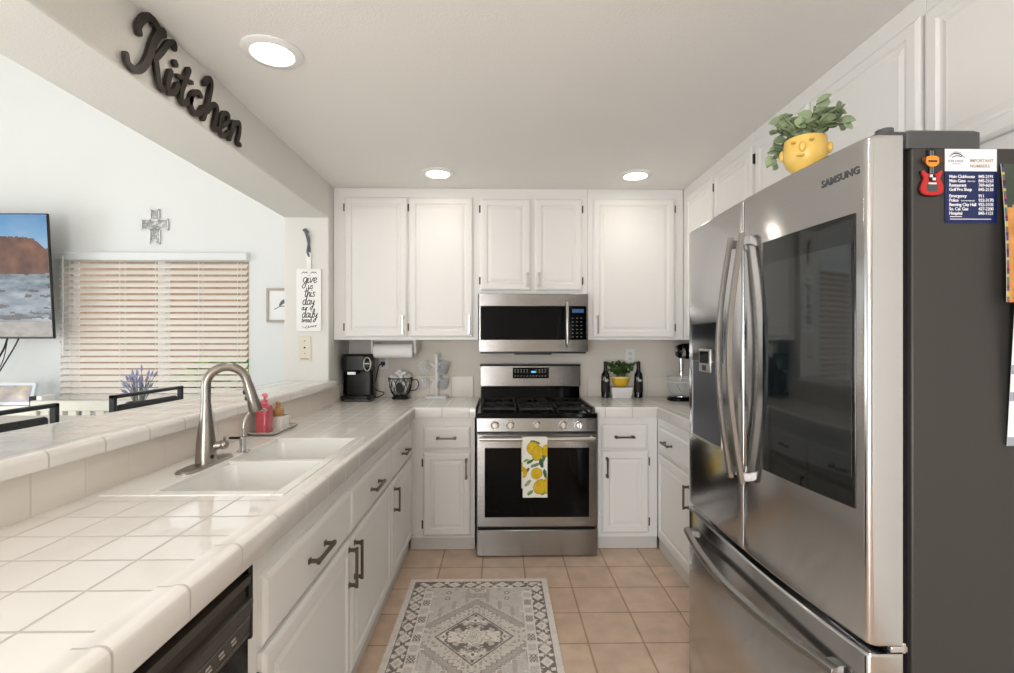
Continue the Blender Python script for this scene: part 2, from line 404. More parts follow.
# ------------------------------------------------------------------ cabinets
def panel_front(w_, h_, raised=True):
    """panel door standing in local xz, back at y=0, face at y=-.02"""
    b = B(); t = .020
    if raised: prof = [(0, 0), (0, t - .008), (.003, t - .005), (.010, t - .001), (.014, t), (.044, t), (.049, t - .005), (.052, t - .007), (.060, t - .007), (.078, t - .002), (.082, t - .0025)]
    else: prof = [(0, 0), (0, t - .008), (.003, t - .005), (.012, t - .001), (.016, t)]
    rings = [[(i, -d, i), (w_ - i, -d, i), (w_ - i, -d, h_ - i), (i, -d, h_ - i)] for i, d in prof]
    b.loft(rings); return b
def pull(b, L_, vert=True, s=1.0):
    """bar pull centred on the origin, standing off towards -y"""
    for e in (-1, 1):
        c = e * (L_ / 2 - .010)
        bb = [(-.008, .008, -.004, 0), (-.005, .005, -.026, -.003)]
        for x0, x1, y0, y1 in bb:
            if vert: b.box(x0, x1, y0, y1, c + x0 * 1.2, c + x1 * 1.2)
            else: b.box(c + x0 * 1.2, c + x1 * 1.2, y0, y1, x0, x1)
        if vert: b.box(-.0075, .0075, -.034, -.024, c - .009, c + .009)
        else: b.box(c - .009, c + .009, -.034, -.024, -.0075, .0075)
    if vert: b.box(-.0055, .0055, -.035, -.025, -L_ / 2, L_ / 2)
    else: b.box(-L_ / 2, L_ / 2, -.035, -.025, -.0055, .0055)
    return b
def cabinet(name, label, origin, rz, wd, z0, z1, depth, fronts, pmat, toe=None, group=None, cat='cabinet', openings=True):
    t = thing(name, label, cat, origin, rz, group)
    b = B(); th = .018
    b.box(0, th, .02, depth, z0, z1); b.box(wd - th, wd, .02, depth, z0, z1); b.box(th, wd - th, .02, depth, z0, z0 + th); b.box(th, wd - th, depth - .008, depth, z0 + th, z1)
    b.box(0, wd, 0, .02, z0, z1)
    b.build('body', M_cab, t, bevel=.0015, smooth=False)
    if toe: 
        b = B(); b.box(0, wd, .010, .028, 0, z0); b.build('toe_kick', mat('toe_kick_paint', (205, 203, 199), .5, var=.02), t, smooth=False)
    for f in fronts:
        kind, x0, x1, a0, a1 = f[:5]; hp = f[5]; hs = f[6] if len(f) > 6 else None
        b = panel_front(x1 - x0, a1 - a0, kind == 'door'); d = b.build('door' if kind == 'door' else 'drawer', M_cab, t, smooth=False, mw=Matrix.Translation((x0, -.0005, a0)))
        if hp is not None:
            b = B(); pull(b, hp[2], hp[3]); b.build('handle', pmat, d, bevel=.0015, mw=Matrix.Translation((hp[0], -.0205, hp[1])), smooth=False)
        if hs is not None:
            hx = x0 - .006 if hs == 'l' else x1 + .006
            for hz in (a0 + .07, a1 - .07):
                b = B(); b.box(hx - .005, hx + .005, -.006, 0, hz - .026, hz + .026); b.cyl((hx + (.004 if hs == 'l' else -.004), -.009, hz - .024), .0045, .048, n=8)
                b.build('hinge', M_hinge, d, smooth=False)
    return t
UY, UZ0 = 3.495, 1.368
HL = .13
cabinet('wall_cabinet', 'white two-door wall cabinet above the coffee maker and mug tree', (XL + .002, UY, 0), 0, -.15 - XL, UZ0, ZC - .001, YW - UY - .002,
        [('door', -1.085 - XL, -.648 - XL, 1.388, 2.37, (-.672 - XL, 1.475, HL, True), 'l'),
         ('door', -.634 - XL, -.186 - XL, 1.388, 2.37, (-.212 - XL, 1.475, HL, True), 'l')], M_pullb)
cabinet('wall_cabinet', 'short white two-door wall cabinet above the microwave', (-.148, UY, 0), 0, .776, 1.692, ZC - .001, YW - UY - .002,
        [('door', .018, .372, 1.716, 2.362, (.348, 1.79, .10, True), 'l'), ('door', .402, .734, 1.716, 2.362, (.428, 1.79, .10, True), 'r')], M_pullb)
cabinet('wall_cabinet', 'white single-door wall cabinet above the wine bottles', (.63, UY, 0), 0, 1.31 - .63, UZ0, ZC - .001, YW - UY - .002,
        [('door', .035, .615, 1.385, 2.366, (.062, 1.475, HL, True), 'r')], M_pullb)
# right wall uppers: local x runs towards the camera
def ry(y0, Y): return y0 - Y
cabinet('wall_cabinet', 'white two-door cabinet in the right back corner, half hidden by the refrigerator', (1.312, 3.494, 0), -math.pi / 2, 3.494 - 2.497, UZ0, ZC - .001, XR - 1.312 - .002,
        [('door', 3.494 - 3.405, 3.494 - 2.986, 1.385, 2.362, None, 'r'), ('door', 3.494 - 2.960, 3.494 - 2.512, 1.385, 2.362, None, 'r')], M_pullb)
cabinet('wall_cabinet', 'white cabinet above the refrigerator behind the potted plant', (1.312, 2.495, 0), -math.pi / 2, 2.495 - 1.497, 1.80, ZC - .001, XR - 1.312 - .002,
        [('door', .016, 2.495 - 2.058, 1.895, 2.362, None), ('door', 2.495 - 2.036, 2.495 - 1.502, 1.895, 2.362, None)], M_pullb)
cabinet('wall_cabinet', 'white cabinet above the refrigerator nearest the camera, at the right picture edge', (1.312, 1.495, 0), -math.pi / 2, 1.2, 1.80, ZC - .001, XR - 1.312 - .002,
        [('door', .009, .575, 1.895, 2.362, None), ('door', .60, 1.18, 1.895, 2.362, None)], M_pullb)
# bases
FY = 3.225
cabinet('base_cabinet', 'white base cabinet with one drawer and door left of the oven', (-.5765, FY, 0), 0, .4185, .078, .862, .60,
        [('drawer', -.492 + .5765, -.186 + .5765, .657, .806, (-.34 + .5765, .733, .13, False)), ('door', -.492 + .5765, -.184 + .5765, .097, .637, (-.212 + .5765, .535, .13, True), 'l')], M_pull, toe=True)
cabinet('base_cabinet', 'white base cabinet with one drawer and door right of the oven', (.645, FY, 0), 0, .393, .078, .862, .60,
        [('drawer', .026, .325, .657, .814, (.17, .737, .13, False)), ('door', .026, .332, .108, .642, (.056, .54, .13, True), 'r')], M_pull, toe=True)
cabinet('base_cabinet', 'white base cabinet along the right wall, partly behind the refrigerator', (1.04, 3.223, 0), -math.pi / 2, 3.223 - 1.96, .078, .862, XR - 1.04 - .002,
        [('drawer', .055, .62, .655, .812, (.27, .737, .13, False)), ('door', .055, .62, .107, .635, (.585, .52, .13, True), 'l'),
         ('drawer', .64, 1.2, .655, .812, None), ('door', .64, 1.2, .107, .635, None)], M_pull, toe=True)
FX = -.577
cabinet('base_cabinet', 'white two-door base cabinet under the sink beside the dishwasher', (FX, 1.132, 0), math.pi / 2, 2.583 - 1.132, .078, .862, .585,
        [('drawer', .055, .737, .632, .797, (.39, .715, .15, False)), ('drawer', .748, 1.444, .632, .797, (1.09, .715, .15, False)),
         ('door', .055, .737, .10, .615, (.708, .52, .15, True), 'l'), ('door', .748, 1.444, .10, .615, (.778, .52, .15, True), 'r')], M_pull, toe=True)
cabinet('base_cabinet', 'white base cabinet with drawer and door in the left corner past the sink', (FX, 2.585, 0), math.pi / 2, 3.222 - 2.585, .078, .862, .585,
        [('drawer', .006, .59, .632, .797, (.31, .715, .13, False)), ('door', .006, .59, .10, .615, (.045, .52, .13, True), 'r')], M_pull, toe=True)
cabinet('base_cabinet', 'white base cabinet under the near end of the worktop', (FX, .0, 0), math.pi / 2, .53, .078, .862, .585,
        [('door', .02, .51, .10, .797, None)], M_pull, toe=True)

# ------------------------------------------------------------------ worktops
CZ = .925; NX = -.547; NY = 3.205
SX0, SX1, SY0, SY1 = -1.125, -.607, 1.402, 2.243
def nose_profile(): # (out, z) cross-section of the bullnose edge, out>0 towards the room
    pr = [(-.058, .863), (-.002, .863), (0, .866)]
    for k in range(7):
        a = math.radians(90 * k / 6); pr.append((-.017 + .017 * math.cos(a), .9115 + .017 * math.sin(a)))
    return pr + [(-.026, .9285), (-.034, .9255), (-.058, .925)]
wt = thing('tiled_worktop', 'long white tiled worktop with sink running along the left into the corner', 'worktop', (0, 0, 0))
b = B()
xa, xb = XL + .012, NX - .045
for q in ((xa, xb, -.3, SY0, .865, CZ), (xa, SX0, SY0, SY1, .865, CZ), (SX1, xb, SY0, SY1, .865, CZ), (xa, xb, SY1, YW - .002, .865, CZ), (xb, -.152, NY + .045, YW - .002, .865, CZ)): b.box(*q)
b.build('tile_surface', M_ctop, wt, smooth=False)
b = B(); P = nose_profile()
b.loft([[(NX + o, -.3, z) for o, z in P], [(NX + o, NY - o, z) for o, z in P]]); b.build('edge_trim', M_nose_y, wt, angle=50)
b = B(); b.loft([[(NX + o, NY - o, z) for o, z in P], [(-.152, NY - o, z) for o, z in P]]); b.build('edge_trim', M_nose_x, wt, angle=50)
b = B(); b.box(XL + .001, XL + .012, -.3, YW - .002, CZ - .06, 1.044); b.build('backsplash', M_bs_y, wt, smooth=False)
b = B(); b.box(XL + .012, -.2, YW - .013, YW - .001, CZ, 1.085); b.build('backsplash', M_bs_x, wt, bevel=.002, smooth=False)
RX = 1.028
wt2 = thing('tiled_worktop', 'tiled corner worktop right of the oven under the wine bottles', 'worktop', (0, 0, 0))
b = B(); b.box(.626, XR - .002, NY + .045, YW - .002, .865, CZ); b.box(RX + .045, XR - .002, 1.95, NY + .045, .865, CZ); b.build('tile_surface', M_ctop, wt2, smooth=False)
b = B(); b.loft([[(.626, NY - o, z) for o, z in P], [(RX - o, NY - o, z) for o, z in P]]); b.build('edge_trim', M_nose_x, wt2, angle=50)
b = B(); b.loft([[(RX - o, NY - o, z) for o, z in P], [(RX - o, 1.95, z) for o, z in P]]); b.build('edge_trim', M_nose_y, wt2, angle=50)
b = B(); b.box(.69, XR - .002, YW - .013, YW - .001, CZ, 1.085); b.build('backsplash', M_bs_x, wt2, bevel=.002, smooth=False)
b = B(); b.box(XR - .013, XR - .001, 1.95, YW - .014, CZ, 1.085); b.build('backsplash', M_bs_y, wt2, bevel=.002, smooth=False)
# raised bar ledge
bar = thing('bar_ledge', 'raised white tiled bar ledge on the low wall behind the sink', 'bar counter', (0, 0, 0))
b = B(); b.box(-1.44, -1.155, -.6, 3.398, 1.046, 1.09); b.build('tile_surface', M_btop, bar, smooth=False)
BP = [(-.045, 1.046), (-.001, 1.046), (0, 1.05)] + [(-.018 + .018 * math.cos(math.radians(15 * k)), 1.072 + .018 * math.sin(math.radians(15 * k))) for k in range(7)] + [(-.045, 1.09)]
b = B(); b.loft([[(-1.112 + o, -.6, z) for o, z in BP], [(-1.112 + o, 3.398, z) for o, z in BP]]); b.build('edge_trim', M_nose_y, bar, angle=50)
b = B(); b.loft([[(-1.483 - o, -.6, z) for o, z in BP], [(-1.483 - o, 3.398, z) for o, z in BP]]); b.build('edge_trim', M_nose_y, bar, angle=50)
# tiled return on the back corner of the left wall
# ------------------------------------------------------------------ sink
sk = thing('kitchen_sink', 'white double-bowl sink set into the tiled worktop', 'sink', (0, 0, 0))
bowls = [(-.985, -.640, 1.440, 1.812), (-.985, -.640, 1.842, 2.205)]
b = B(); zt = .928
ys = [SY0, bowls[0][2], bowls[0][3], bowls[1][2], bowls[1][3], SY1]
b.box(SX0, bowls[0][0], SY0, SY1, .90, zt); b.box(bowls[0][1], SX1, SY0, SY1, .90, zt)
for k in (0, 2, 4): b.box(bowls[0][0], bowls[0][1], ys[k], ys[k + 1], .90, zt - (.006 if k == 2 else 0))
b.build('rim', M_sink, sk, bevel=.003, smooth=False)
for k, (x0, x1, y0, y1) in enumerate(bowls):
    b = B(); e = .004
    rings = [rrect(x0 - e, x1 + e, y0 - e, y1 + e, .03, .912), rrect(x0 + .002, x1 - .002, y0 + .002, y1 - .002, .035, .912),
             rrect(x0 + .012, x1 - .012, y0 + .012, y1 - .012, .05, .80), rrect(x0 + .03, x1 - .03, y0 + .03, y1 - .03, .06, .74), rrect(x0 + .06, x1 - .06, y0 + .06, y1 - .06, .06, .733)]
    out = [rrect(x0 + .05, x1 - .05, y0 + .05, y1 - .05, .06, .722), rrect(x0 + .0, x1 - .0, y0 + .0, y1 - .0, .05, .79), rrect(x0 - e, x1 + e, y0 - e, y1 + e, .03, .905)]
    b.loft(rings + out + [rings[0]], cap=False)
    b.bm.faces.new([b.bm.verts.new(p) for p in rings[4]]); b.bm.faces.new([b.bm.verts.new(p) for p in out[0]])
    bw = b.build('bowl', M_sink, sk)
    b = B(); b.lathe([(.042, 0), (.042, .003), (.034, .004), (.03, .0015), (.0, .0015)], ((x0 + x1) / 2, (y0 + y1) / 2, .7335)); b.build('drain', M_chrome, bw)

# ------------------------------------------------------------------ faucet
fc = thing('kitchen_faucet', 'tall brushed nickel pull-down faucet behind the sink', 'faucet', (-1.025, 1.745, .9285))
b = B(); b.loft([rrect(-.032, .032, -.14, .14, .031, 0), rrect(-.032, .032, -.14, .14, .031, .004), rrect(-.028, .028, -.136, .136, .027, .008)]); b.build('base_plate', M_nickel, fc)
b = B(); b.lathe([(.033, .008), (.0325, .04), (.030, .08), (.024, .13), (.0185, .18), (.0162, .212)]); b.build('body', M_nickel, fc)
arcp = [(0, 0, .212), (0, 0, .262)]
R_ = .064
ddx, ddy = .88, .475
for k in range(13):
    a = math.radians(180 - 172 * k / 12); q = R_ + R_ * math.cos(a); arcp.append((q * ddx, q * ddy, .276 + R_ * math.sin(a)))
b = B(); b.tube(arcp, .0155, 16); b.build('spout', M_nickel, fc)
e0 = Vector(arcp[-1]); dr = (Vector(arcp[-1]) - Vector(arcp[-2])).normalized()
b = B(); b.tube([e0 + dr * q for q in (0, .010, .010, .055, .108, .114)], [.0155, .0155, .0172, .019, .0235, .021], 18); sh = b.build('spray_head', M_nickel, fc)
side = Vector((-ddy, ddx, 0)); fr = (dr.cross(side)).normalized()
if fr.x * .3 - fr.y < 0: fr = -fr
b = B(); 
for q in (.035, .058): b.sphere(e0 + dr * q + fr * .018 , .008, .8, .8, 1.1)
b.build('spray_button', M_black, sh)
b = B(); b.tube([(.018, .004, .062), (.046, .01, .066)], .014, 14); b.tube([(.046, .01, .066), (.052, .011, .067)], [.0155, .0155], 14)
b.sphere((.056, .011, .068), .0165); b.tube([(.06, .010, .075), (.064, .002, .094)], [.005, .0045], 10); b.build('lever_handle', M_nickel, fc)
b = B(); b.sphere((.026, -.012, .03), .008); b.build('sensor', M_black, fc)

wt_ = thing('filter_tap', 'small chrome gooseneck filter tap with black lever beside the faucet', 'faucet', (-.995, 1.94, .9285))
b = B(); b.lathe([(.024, 0), (.024, .005), (.014, .008), (.0135, .055), (.011, .058)]); b.build('base', M_chrome, wt_)
tp = [(0, 0, .05), (0, 0, .10)] + [(.035 - .035 * math.cos(math.radians(a)), .045 - .045 * math.cos(math.radians(a)), .10 + .06 * math.sin(math.radians(a))) for a in range(20, 131, 15)]
b = B(); b.tube(tp, .0055, 12); b.build('spout', M_chrome, wt_)
b = B(); b.box(-.055, .0, -.006, .006, .05, .058); b.build('lever', M_blackmat, wt_, bevel=.003)

# ------------------------------------------------------------------ things by the sink
tr = thing('soap_tray', 'pale rectangular tray under the pink soap bottle', 'tray', (-1.087, 2.415, CZ + .0005))
b = B(); b.loft([rrect(-.05, .05, -.13, .13, .015, 0), rrect(-.062, .062, -.15, .15, .018, .012), rrect(-.062, .062, -.15, .15, .018, .016), rrect(-.056, .056, -.144, .144, .016, .016), rrect(-.05, .05, -.135, .135, .014, .008)]); b.build('dish', mat('pale_ceramic', (206, 201, 194), .3, var=.03), tr)
sb = thing('soap_bottle', 'pink soap pump bottle on the tray by the faucet', 'soap bottle', (-1.095, 2.325, CZ + .009))
M_pink = mat('pink_soap', (205, 84, 96), .12, var=.05, spec=.6, coat=.5)
b = B(); b.loft([rrect(-.026, .026, -.036, .036, .012, 0), rrect(-.027, .027, -.037, .037, .013, .11), rrect(-.024, .024, -.03, .03, .014, .125), rrect(-.012, .012, -.012, .012, .011, .135)]); b.build('bottle', M_pink, sb)
b = B(); b.lathe([(.014, .133), (.014, .15), (.005, .152), (.005, .17), (.012, .171), (.012, .18), (.004, .182)]); b.tube([(0, 0, .175), (.02, -.025, .175), (.026, -.032, .168)], .005, 8); b.build('pump', mat('pink_pump', (224, 110, 122), .3, var=.03), sb)
hd = thing('sponge_holder', 'small white ceramic holder beside the pink soap bottle', 'holder', (-1.085, 2.445, CZ + .009))
b = B(); b.loft([rrect(-.036, .036, -.045, .045, .008, 0), rrect(-.038, .038, -.047, .047, .008, .06), rrect(-.034, .034, -.043, .043, .006, .06), rrect(-.033, .033, -.042, .042, .006, .006)]); b.build('cup', M_sink, hd)
br_ = thing('scrub_brush', 'wooden scrub brush standing in the white holder', 'brush', (-1.085, 2.445, CZ + .0155))
b = B(); b.lathe([(.026, .055), (.03, .07), (.028, .085), (.012, .09), (.01, .105), (.014, .118), (.008, .124)], sx=.9); b.build('wooden_handle', mat('brush_wood', (196, 150, 96), .5, var=.15, stretch=(1, 1, .2)), br_)
b = B(); b.lathe([(.018, 0), (.025, .055)], n=20); b.build('bristles', mat('bristle', (225, 210, 180), .9, var=.15, scale=90), br_)

# ------------------------------------------------------------------ dishwasher
dw = thing('dishwasher', 'black dishwasher under the near worktop left of the sink cabinet', 'dishwasher', (FX, .532, 0), math.pi / 2)
DWW = .597
b = B(); b.box(.003, DWW - .003, .02, .56, .10, .855); b.build('body', M_blackmat, dw, smooth=False)
b = B(); b.box(.004, DWW - .004, -.012, .02, .105, .695); b.build('door', M_blackgloss, dw, bevel=.004)
M_dwp = mat('dishwasher_brown_black', (50, 42, 36), .3, var=.08)
b = B(); b.loft([[(x, y, z) for y, z in ((.02, .70), (-.018, .70), (-.020, .745), (-.026, .775), (-.026, .782), (-.012, .788), (-.010, .812), (-.020, .818), (-.022, .838), (.02, .838))] for x in (.004, DWW - .012)]); cp = b.build('control_panel', M_dwp, dw)
b = B(); b.box(DWW - .014, DWW - .001, -.022, .03, .69, .858); b.build('end_cap', M_black, cp, bevel=.005)
b = B(); b.box(.01, DWW - .02, -.0225, -.015, .7465, .7485); b.box(.01, DWW - .02, -.0205, -.015, .710, .7115); b.build('trim_line', M_nickel, cp, smooth=False)
b = B()
for k in range(6):
    x = .28 + k * .045
    b.box(x, x + .016, -.0208, -.016, .730, .734); b.box(x + .004, x + .02, -.0208, -.016, .722, .7245)
b.build('button_marks', mat('pale_print', (190, 184, 176), .5), cp, smooth=False)
b = B(); b.box(.004, DWW - .004, .05, .07, .005, .10); b.build('kick_plate', M_blackmat, dw, smooth=False)

# ------------------------------------------------------------------ range
rg = thing('gas_range', 'stainless steel gas range with black oven window between the base cabinets', 'oven range', (-.140, 3.105, 0))
RW = .757; RD = .735
b = B(); b.box(.004, RW - .004, .045, RD, .02, .875); b.build('body', mat('range_side', (58, 57, 57), .4, .5), rg, smooth=False)
b = B(); b.box(0, RW, 0, .045, .006, .172); b.build('drawer', M_steel, rg, bevel=.005)
b = B()
for x in (.06, RW - .06):
    for y in (.08, RD - .06): b.cyl((x, y, 0), .018, .021, n=12)
b.build('foot', M_black, rg)
od = B(); od.box(0, RW, 0, .045, .190, .782); od = od.build('oven_door', M_steel, rg, bevel=.005)
b = B(); b.box(.050, .708, -.003, .0, .252, .688); b.build('oven_window', M_blackgloss, od, bevel=.001)
b = B(); b.box(.008, RW - .008, -.0025, .0, .772, .779)
for k in range(1): pass
b.build('vent_slot', M_black, od, smooth=False)
b = B(); b.tube([(.020, -.052, .752), (RW - .020, -.052, .752)], .0125, 16)
for x in (.035, RW - .035): b.tube([(x, 0, .752), (x, -.05, .752)], [.011, .009], 12)
b.build('handle', M_pullb, od)
b = B(); b.loft([[(x, y, z) for y, z in ((.05, .79), (-.002, .79), (.012, .873), (.05, .873))] for x in (0, RW)]); pn = b.build('control_panel', M_steel, rg, bevel=.002)
b = B(); b.box(.004, RW - .004, .006, .045, .782, .79); b.build('gap_strip', M_black, rg, smooth=False)
for px in (494.6, 509.8, 536.3, 562.3, 578.2):
    x = (px - 476.5) / 120 * RW
    b = B(); b.lathe([(.026, .006), (.0265, 0), (.026, -.006), (.021, -.008), (.0185, -.030), (.016, -.032), (0, -.032)], (x, .002, .832), axis='y')
    kb = b.build('knob', M_chrome, pn)
    b = B(); b.box(x - .0035, x + .0035, -.036, -.028, .812, .852); b.build('grip', M_pullb, kb, bevel=.0015)
b = B(); b.box(-.004, RW + .004, -.004, RD - .05, .875, .905); ct = b.build('cooktop', M_blackgloss, rg, bevel=.006)
for i in range(3):
    gx0 = .022 + i * .242; gx1 = gx0 + .232
    b = B(); zt = .934
    for y in (.05, .50, .62): pass
    bars = [(gx0, gx1, .045, .057), (gx0, gx1, .585, .597)]
    for x0, x1, y0, y1 in bars: b.box(x0, x1, y0, y1, zt - .014, zt)
    for x in (gx0, gx1 - .012): b.box(x, x + .012, .045, .597, zt - .014, zt)
    cx = (gx0 + gx1) / 2
    b.box(gx0, gx1, .315, .327, zt - .014, zt)
    for cy in (.18, .455):
        for k in range(4):
            a = math.pi / 4 + k * math.pi / 2 if i != 1 else k * math.pi / 2
            m = Matrix.Translation((cx, cy, 0)) @ Matrix.Rotation(a, 4, 'Z'); b.box(.035, .118, -.005, .005, zt - .012, zt, m)
    for x in (gx0 + .002, gx1 - .014):
        for y in (.047, .583): b.box(x, x + .012, y, y + .012, .905, zt - .01)
    b.build('grate', M_iron, ct, bevel=.002)
    for cy in ((.18, .455) if i != 1 else (.30,)):
        b = B(); sy = 1 if i != 1 else 2.2
        b.lathe([(.052, .9055), (.05, .912), (.038, .914)], (cx, cy, 0), sy=sy); b.lathe([(.034, .914), (.034, .922), (.028, .925), (0, .925)], (cx, cy, 0), sy=sy); b.build('burner', M_iron, ct)
b = B(); b.loft([[(x, y, z) for y, z in ((.735, .905), (.655, .905), (.668, 1.013), (.735, 1.013))] for x in (.002, RW - .002)]); bgd = b.build('backguard', M_blackgloss, rg, bevel=.003)
b = B(); b.loft([[(x, y, z) for y, z in ((.735, 1.012), (.652, 1.014), (.660, 1.172), (.735, 1.176))] for x in (-.003, RW + .003)]); bp = b.build('back_panel', M_steel, rg, bevel=.004)
b = B(); b.box(-.006, RW + .006, .648, .735, 1.172, 1.182); b.build('top_trim', M_black, bp, bevel=.003)
b = B(); b.loft([[(x, y, z) for y, z in ((.66, 1.076), (.651, 1.076), (.655, 1.156), (.665, 1.156))] for x in (.245, .520)]); dp = b.build('display_panel', M_blackgloss, bp, bevel=.001)
b = B(); b.box(.385, .418, .650, .6535, 1.118, 1.132); b.build('clock_digits', M_dispblue, dp, smooth=False)
b = B()
for r_, z in enumerate((1.092, 1.122, 1.138)):
    for k in range(11):
        x = .258 + k * .023
        if r_ and 5 <= k <= 6: continue
        b.box(x, x + .010, .650, .6545, z, z + .004)
b.build('button_marks', mat('pale_print', (190, 184, 176), .5), dp, smooth=False)
# no hood lamp is modelled under the microwave

# dish towel on the oven handle
def lemon_fn(u, v):
    c = [240, 238, 228]
    def el(cx, cy, rx, ry, a=0):
        ca, sa = math.cos(a), math.sin(a); dx, dy = (u - cx) * .17, (v - cy) * .40
        x, y = ca * dx + sa * dy, -sa * dx + ca * dy; return (x / rx) ** 2 + (y / ry) ** 2
    for (cx, cy, rx, ry, a, col) in ((.3, .60, .028, .010, .5, (58, 104, 52)), (.5, .54, .034, .011, .3, (112, 142, 98)), (.75, .58, .014, .034, .3, (50, 92, 60)), (.85, .66, .012, .03, -.3, (70, 120, 60)),
                                     (.2, .24, .03, .012, .8, (146, 166, 122)), (.3, .08, .024, .012, .6, (120, 146, 100)), (.82, .08, .02, .014, .7, (104, 136, 86)), (.5, .92, .036, .012, -.2, (86, 132, 66)), (.2, .46, .02, .008, 1.0, (60, 96, 60)), (.9, .40, .012, .03, .2, (58, 100, 66)), (.14, .62, .02, .008, .4, (128, 160, 110))):
        if el(cx, cy, rx, ry, a) < 1: c = list(col)
    for (cx, cy, rx, ry, a) in ((.42, .82, .044, .046, .5), (.60, .74, .038, .052, -.3), (.97, .78, .030, .042, .2), (.03, .42, .026, .036, 0), (.56, .40, .040, .038, .6), (.72, .18, .054, .048, .8), (1.0, .2, .026, .06, 0)):
        e = el(cx, cy, rx, ry, a)
        if e < 1:
            n = fbm(u * 8, v * 18, 3); c = [196 + 40 * n, 164 + 34 * n, 14 + 40 * n]
            if e > .82: c = [172, 140, 20]
    return c
M_towel = mat('towel_cotton', (255, 255, 255), .9, var=.03, scale=200, attr=True, bump=.15, bscale=600, sheen=.2)
def lin255(fn): return fn
tw = thing('dish_towel', 'white dish towel printed with yellow lemons hanging on the oven handle', 'towel', (.146, 3.053, .752))
wave = lambda u, v: .0015 * math.sin(u * 9) * (1.1 - v)
picture('front_fall', .152, .368, 44, 90, lin255(lemon_fn), M_towel, tw, basis((0, -.0165, -.355), (1, 0, 0), (0, 0, 1)), .003, wave)
picture('back_fall', .150, .322, 22, 40, lin255(lemon_fn), M_towel, tw, basis((-.006, .019, -.309), (1, 0, 0), (0, 0, 1)), .003, wave)
b = B(); rr = [[(x, (.0165) * math.cos(math.radians(a)), .0135 + (.0165 - .0135) * 0 + .0165 * math.sin(math.radians(a)) - .0135) for a in range(180, -1, -15)] + [(x, .0136 * math.cos(math.radians(a)), .0136 * math.sin(math.radians(a))) for a in range(0, 181, 15)] for x in (0, .150)]
b.loft(rr); b.build('fold', mat('towel_fold', (236, 234, 222), .9, var=.05, scale=30), tw, angle=80)

# ------------------------------------------------------------------ microwave
mw_ = thing('microwave_oven', 'stainless over-the-range microwave hung beneath the short cabinet', 'microwave', (-.141, 3.432, 1.272))
MW, MH = .762, .417
b = B(); b.box(0, MW, .04, YW - 3.432 - .002, .012, MH); b.build('body', M_dkgrey, mw_, smooth=False)
b = B(); b.box(.01, MW - .01, .03, .30, 0, .014); b.box(.25, .51, .02, .2, -.008, .002); b.build('vent_base', M_black, mw_, bevel=.002)
b = B(); b.box(0, MW, 0, .042, .012, .098); b.box(0, MW, 0, .042, .330, MH - .001); b.box(0, .016, 0, .042, .09, .335); b.box(MW - .012, MW, 0, .042, .09, .335); b.build('steel_front', M_steel, mw_, bevel=.003)
b = B(); b.box(.0165, .600, -.003, .03, .0985, .3295); dr_ = b.build('door', M_blackgloss, mw_, bevel=.004)
b = B(); b.tube([(.612, -.012, .05), (.612, -.034, .07), (.612, -.040, .2), (.612, -.034, .335), (.612, -.012, .355)], .010, 12); b.build('handle', M_pullb, dr_)
b = B(); b.box(.626, MW - .0125, -.003, .03, .0985, .3295); kp = b.build('keypad', M_blackgloss, mw_, bevel=.003)
b = B()
for r_ in range(6):
    for k in range(3): b.box(.648 + k * .03, .660 + k * .03, -.0036, -.002, .115 + r_ * .026, .119 + r_ * .026)
b.build('button_marks', mat('dim_print', (120, 124, 130), .5), kp, smooth=False)
b = B(); b.box(.65, .73, -.0036, -.002, .285, .31); b.build('clock_display', mat('clock_blue', (26, 40, 60), .2, emit=(70, 120, 170), estr=.35), kp, smooth=False)

# ------------------------------------------------------------------ refrigerator
FR0, FR1, FXC = .982, 1.890, .832
fr = thing('refrigerator', 'large stainless french door refrigerator with dark screen at the right', 'refrigerator', (0, 0, 0))
b = B(); b.box(FXC, 1.60, FR0, FR1, .03, 1.750); b.build('cabinet_case', M_fridge_side, fr, bevel=.004)
FC = (FR0 + FR1) / 2
def face(y): return .714 + (.030 if y < FC else .012) * ((y - FC) / .454) ** 2
def curved_slab(y0, y1, z0, z1, back=.815, r0=0.0, r1=0.0, n=16, off=0.0, zr=.008):
    """door slab following the bowed front; r0/r1 round the vertical corners"""
    pts = []
    def arc(yc, s, r):
        o = []
        for k in range(7):
            a = math.radians(90 * k / 6); o.append((s, a))
        return o
    front = []
    ya, yb = y0 + r0, y1 - r1
    if r0:
        for k in range(6): a = math.radians(90 * k / 6); front.append((face(ya) + off + r0 * (1 - math.sin(a)) * 1.25, y0 + r0 * (1 - math.cos(a))))
    for k in range(n + 1): y = ya + (yb - ya) * k / n; front.append((face(y) + off, y))
    if r1:
        for k in range(5, -1, -1): a = math.radians(90 * k / 6); front.append((face(yb) + off + r1 * (1 - math.sin(a)) * 1.25, y1 - r1 * (1 - math.cos(a))))
    poly = front + [(back, y1), (back, y0)]
    b = B()
    def inset(p, e): return [(x + (e if i < len(front) else 0), y) for i, (x, y) in enumerate(p)]
    rings = [[(x, y, z0) for x, y in inset(poly, zr)], [(x, y, z0 + zr * .3) for x, y in inset(poly, zr * .3)], [(x, y, z0 + zr) for x, y in poly],
             [(x, y, z1 - zr) for x, y in poly], [(x, y, z1 - zr * .3) for x, y in inset(poly, zr * .3)], [(x, y, z1) for x, y in inset(poly, zr)]]
    return b.loft(rings)
SEAM = 1.434
b = curved_slab(FR0 + .002, SEAM - .004, .745, 1.775, r0=.012, r1=.006); dn = b.build('door', M_steelv, fr, angle=50)
b = curved_slab(SEAM + .004, FR1 - .002, .745, 1.775, r0=.006, r1=.02); df = b.build('door', M_steelv, fr, angle=50)
